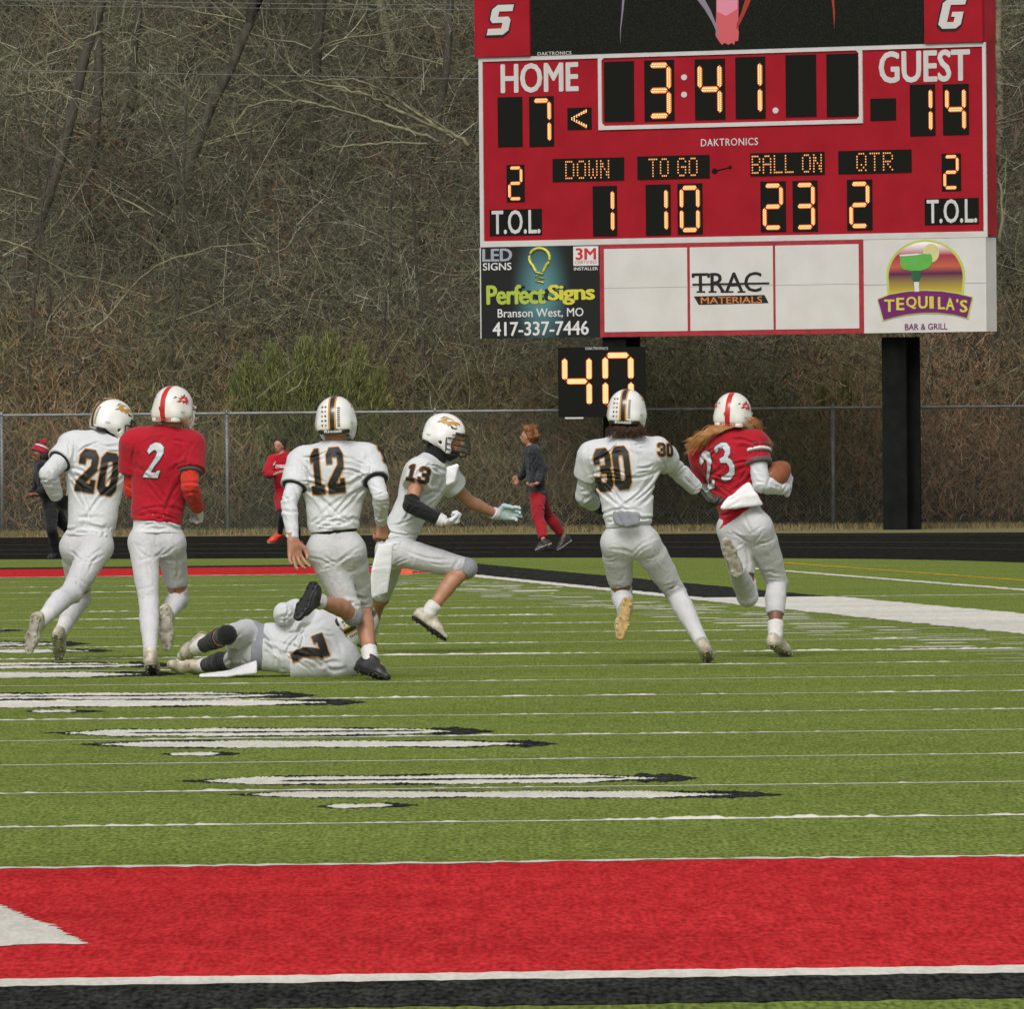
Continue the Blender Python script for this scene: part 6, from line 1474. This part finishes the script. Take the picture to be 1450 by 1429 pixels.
# the ball
bc = at(1094, 676, J['elR'][1]+.12); fb = bempty('tmp_ball'); bpy.data.objects.remove(fb)
e = empty('football', tuple(bc)); ax = nrm(np.array([.72, .40, .55])); sdv = nrm(np.cross(ax, up)); R = np.array([ax, sdv, np.cross(ax, sdv)]); S = Solid(.006)
S.cone(-ax*.09, .030, ax*.09, .030, k=.05).ell((0, 0, 0), R, (.132, .086, .086), k=.03).ell(ax*.0, R, (.142, .066, .066), k=.03)
put('leather_shell', S.mesh(), LEATHER, e); m = MB()
for k in range(8): c = ax*(-.04+.0115*k)+nrm(np.array([-.3, -1, .3]))*.084; m.tube([c-sdv*.012, c+sdv*.012], .003, 5)
m.build('laces', NUMW, e)
tag(e, 'brown leather football tucked under the right arm of the ball carrier', 'football')

# ---- children on the track
def hairdo(P, m, R, loose=.012, seed=1, fluffy=.014, low=.0):
    q = P['q']; s = P['s']; S = Solid(.0062); S.fold = folds(seed, fluffy, 130)
    S.ell(q(0, -.020, .040), R, (np.array((.080, .096, .085))+loose)*s, k=.02).ell(q(0, -.05, -.005+low), R, (np.array((.074, .062, .075))+loose*.6)*s, k=.03)
    f = R[1]; c = q(0, .045, .060); n_ = nrm(f*1.0-R[2]*.55); S.clip(c, n_); return put('hair', S.mesh(), m, P['root'], P['O'])
def eyes(P):
    for sx in (-1, 1):
        m = MB(); c = P['q'](sx*.030, .082, .004)-P['O']; m.tube([c, c+P['R'][1]*.006], [.009, .006], 8); m.build('eye', NUMK, P['root'])
    m = MB(); c1 = P['q'](-.018, .094, -.057)-P['O']; c2 = P['q'](.018, .094, -.057)-P['O']; m.tube([c1, c2], .004, 5); m.build('mouth', mat('lip', (.30, .10, .07)) if 'lip' not in bpy.data.materials else bpy.data.materials['lip'], P['root'])
P = person('person', 'ginger-haired child in black jacket and red sweatpants walking left on the track', dict(d=161.0, s=.875, bulk=1.05,
    pel=(761, 700, 0), hipL=(760, 701, -.06), hipR=(762, 701, .06), waist=(758, 681, 0), chest=(757, 656, 0), neck=(752, 633, .0), head=(747.5, 618, 0),
    shL=(758, 640, -.13), shR=(752, 640, .13), elL=(768, 667, -1), wrL=(760, 685, -1), elR=(746, 665, 1), wrR=(736, 677, 1),
    knL=(762, 734, -1), anL=(770, 767, -1), toL=(758, 777, -1), knR=(775, 730, 1), anR=(799, 762, 1), toR=(788, 776, -1)))
J = P['J']; hl = hand_solid(J['wrL'], np.array([-.8, -.3, -.4]), np.array([-.2, 0, 1.]), np.array([0, -1, 0]), .5, .95, h=.0055); hr = hand_solid(J['wrR'], np.array([-.8, -.2, -.7]), np.array([0, -1, 0]), up, .4, .95, h=.0055)
f, u_ = look(-92, 2); body(P, SKIN, hands=(hl, hr), face=(f, u_), h=.012)
jersey(P, C_NV, -.06, (1.0, 1.0), seed=41, pads=False, o=.022, amp=.016, name='jacket', flare=.01, h=.011)
for sd in 'LR': armwear(P, sd, .9, 1.94, C_NV, 'jacket_sleeve', o=.018, h=.010, amp=.01)
pants(P, C_RP, 1.85, 1.80, seed=42, o=.016, name='sweatpants', loose=.010, amp=.014, h=.011); hairdo(P, HAIR_G, P['R'], .034, 3, .045); eyes(P)
shoe(P, 'L', J['anL'], J['knL'], J['toL'], (SH_K, SO_W), s=.92); shoe(P, 'R', J['anR'], J['knR'], J['toR'], (SH_K, SO_W), s=.92)
P = person('person', 'dark-haired child in red hooded top and red shorts running by the fence', dict(d=164.0, s=.80, bulk=.98,
    pel=(404, 704, 0), hipL=(411, 705, 0), hipR=(398, 705, 0), waist=(402, 688, 0), chest=(400, 665, 0), neck=(399, 644, .0), head=(395, 631, -.02),
    shL=(413, 650, .0), shR=(386, 651, .0), elL=(420, 671, 1), wrL=(428, 687, 1), elR=(378, 672, -1), wrR=(391, 671, -1),
    knL=(418, 738, 1), anL=(424, 768, 1), toL=(416, 776, -1), knR=(399, 731, -1), anR=(396, 757, 1), toR=(384, 764, -1)))
J = P['J']; hr = hand_solid(J['wrR'], np.array([.8, -.2, .35]), np.array([.1, .3, -1.]), np.array([0, 0, 1]), .2, .9, h=.0055); hl = hand_solid(J['wrL'], np.array([-.8, -.2, .3]), np.array([0, 0, -1.]), np.array([0, -1, 0]), .6, .9, h=.0055)
f, u_ = look(-152, -4); body(P, SKIN, hands=(hl, hr), face=(f, u_), h=.012)
jersey(P, C_RJ, -.02, (1.0, 1.0), seed=43, pads=False, o=.018, amp=.012, name='hooded_top', h=.011)
for sd in 'LR': armwear(P, sd, .9, 1.90, C_RJ, 'top_sleeve', o=.016, h=.010, amp=.01)
S = Solid(.009); S.fold = folds(4, .012, 70); S.cone(J['neck']+np.array([-.05, .05, .0]), .045, J['neck']+np.array([.06, .06, .01]), .05, k=.03).cone(J['neck']+np.array([-.06, -.03, -.03]), .030, J['neck']+np.array([.06, -.02, -.03]), .030, k=.03); put('hood', S.mesh(), C_RJ, P['root'], P['O'])
pants(P, C_RP, .78, .80, seed=44, o=.022, name='shorts', amp=.012, h=.011)
for sd in 'LR': legwear(P, sd, .75, 2.0, C_BK, 'leggings', o=.007, h=.010)
hairdo(P, HAIR_D, P['R'], .006, 5, .018, low=.035); eyes(P)
me = shape2d([[(x_*.0085, (y_-7.5)*.0128) for x_, y_ in l] for l in DIG['1']]); wrap('chest_number', me, P['jt'], at(407.5, 677, J['chest'][1]), (1, 0, 0), (0, 0, 1), (0, 1, 0), .012, NUMW, P['root'], P['O'])
m = MB(); q_ = MB()
for k, x_ in enumerate((391, 394.5, 398, 401.5, 405, 408.5)):
    me = shape2d([[(-.013, -.02), (.013, -.02), (.013, .02), (-.013, .02)], [(-.005, -.006), (.005, -.006), (.005, .012), (-.005, .012)]]); wrap('chest_lettering', me, P['jt'], at(x_, 660.5, J['chest'][1]), (1, 0, 0), (0, 0, 1), (0, 1, 0), .012, NUMW, P['root'], P['O'])
me = shape2d([[(-.018, -.03), (-.006, -.03), (.030, .032), (.018, .034)]]); wrap('chest_stripe', me, P['jt'], at(388, 656.5, J['chest'][1]), (1, 0, 0), (0, 0, 1), (0, 1, 0), .012, NUMW, P['root'], P['O'])
SH_O = mat('shoe_orange_red', (.70, .07, .03), col2=(.60, .05, .03), rough=.5)
shoe(P, 'L', J['anL'], J['knL'], J['toL'], (SH_O, SO_W), s=.90); shoe(P, 'R', J['anR'], J['knR'], J['toR'], (SH_O, SO_W), s=1.0)
P = person('person', 'figure in dark clothes and red and white bobble hat, leaning left behind player 20', dict(d=157.0, s=.92, bulk=.95,
    pel=(73, 712, 0), hipL=(71, 713, -.05), hipR=(75, 713, .05), waist=(66, 694, 0), chest=(61, 672, 0), neck=(58, 653, .0), head=(56, 643, -.02),
    shL=(60, 663, -.12), shR=(57, 662, .13), elL=(68, 690, -1), wrL=(50, 700, -1), elR=(55, 690, 1), wrR=(42, 700, 1),
    knL=(73, 749, -1), anL=(79, 783, 1), toL=(69, 789, -1), knR=(88, 740, 1), anR=(110, 768, 1), toR=(118, 782, -1)))
J = P['J']; f, u_ = look(-118, -14); body(P, SKIN_D, hands=(hand_solid(J['wrL'], np.array([-1, 0, .1]), np.array([0, 0, -1.]), np.array([0, -1, 0]), .5, .95, h=.0055),), face=(f, u_), h=.012)
jersey(P, C_BK, -.08, (1.0, 1.0), seed=45, pads=False, o=.020, amp=.014, name='jacket', h=.011)
for sd in 'LR': armwear(P, sd, .9, 1.96, C_BK, 'jacket_sleeve', o=.016, h=.010, amp=.01)
pants(P, C_BK, 1.9, 1.9, seed=46, o=.012, name='trousers', loose=.006, amp=.012, h=.011)
S = Solid(.0065); S.fold = folds(9, .006, 160); q = P['q']; S.ell(q(0, -.035, -.02), P['R'], (.095, .085, .11), k=.03); put('hair', S.mesh(), HAIR_D, P['root'], P['O'])
tilt = nrm(u_-f*.75)
def hatband(a, b, m_, o_, nm):
    S = Solid(.0065); S.ell(q(0, -.015, .040), P['R'], (.092+o_, .104+o_, .098+o_), k=.02); S.clip(q(0, 0, 0)+tilt*b, tilt).clip(q(0, 0, 0)+tilt*a, -tilt); return put(nm, S.mesh(), m_, P['root'], P['O'])
HRED = cloth('knit_red', (.42, .03, .05), (.28, .02, .035), bump=.8, bscale=120); hatband(.015, .085, HRED, .008, 'hat_cuff'); hatband(.085, .108, C_SK, .004, 'hat_stripe'); hatband(.108, .135, HRED, .002, 'hat_crown'); hatband(.135, .148, C_SK, .0, 'hat_stripe'); hatband(.148, .2, HRED, .0, 'hat_crown')
S = Solid(.007); S.fold = folds(12, .014, 200); S.ell(q(0, -.02, .04)+tilt*.125, np.eye(3), (.036,)*3); put('bobble', S.mesh(), HRED, P['root'], P['O'])
shoe(P, 'L', J['anL'], J['knL'], J['toL'], (SH_K, SO_W), s=.95); shoe(P, 'R', J['anR'], J['knR'], J['toR'], (SH_K, SO_W), s=.95)
for L_ in HPARTS.values():
    for q in L_: bpy.data.objects.remove(q)
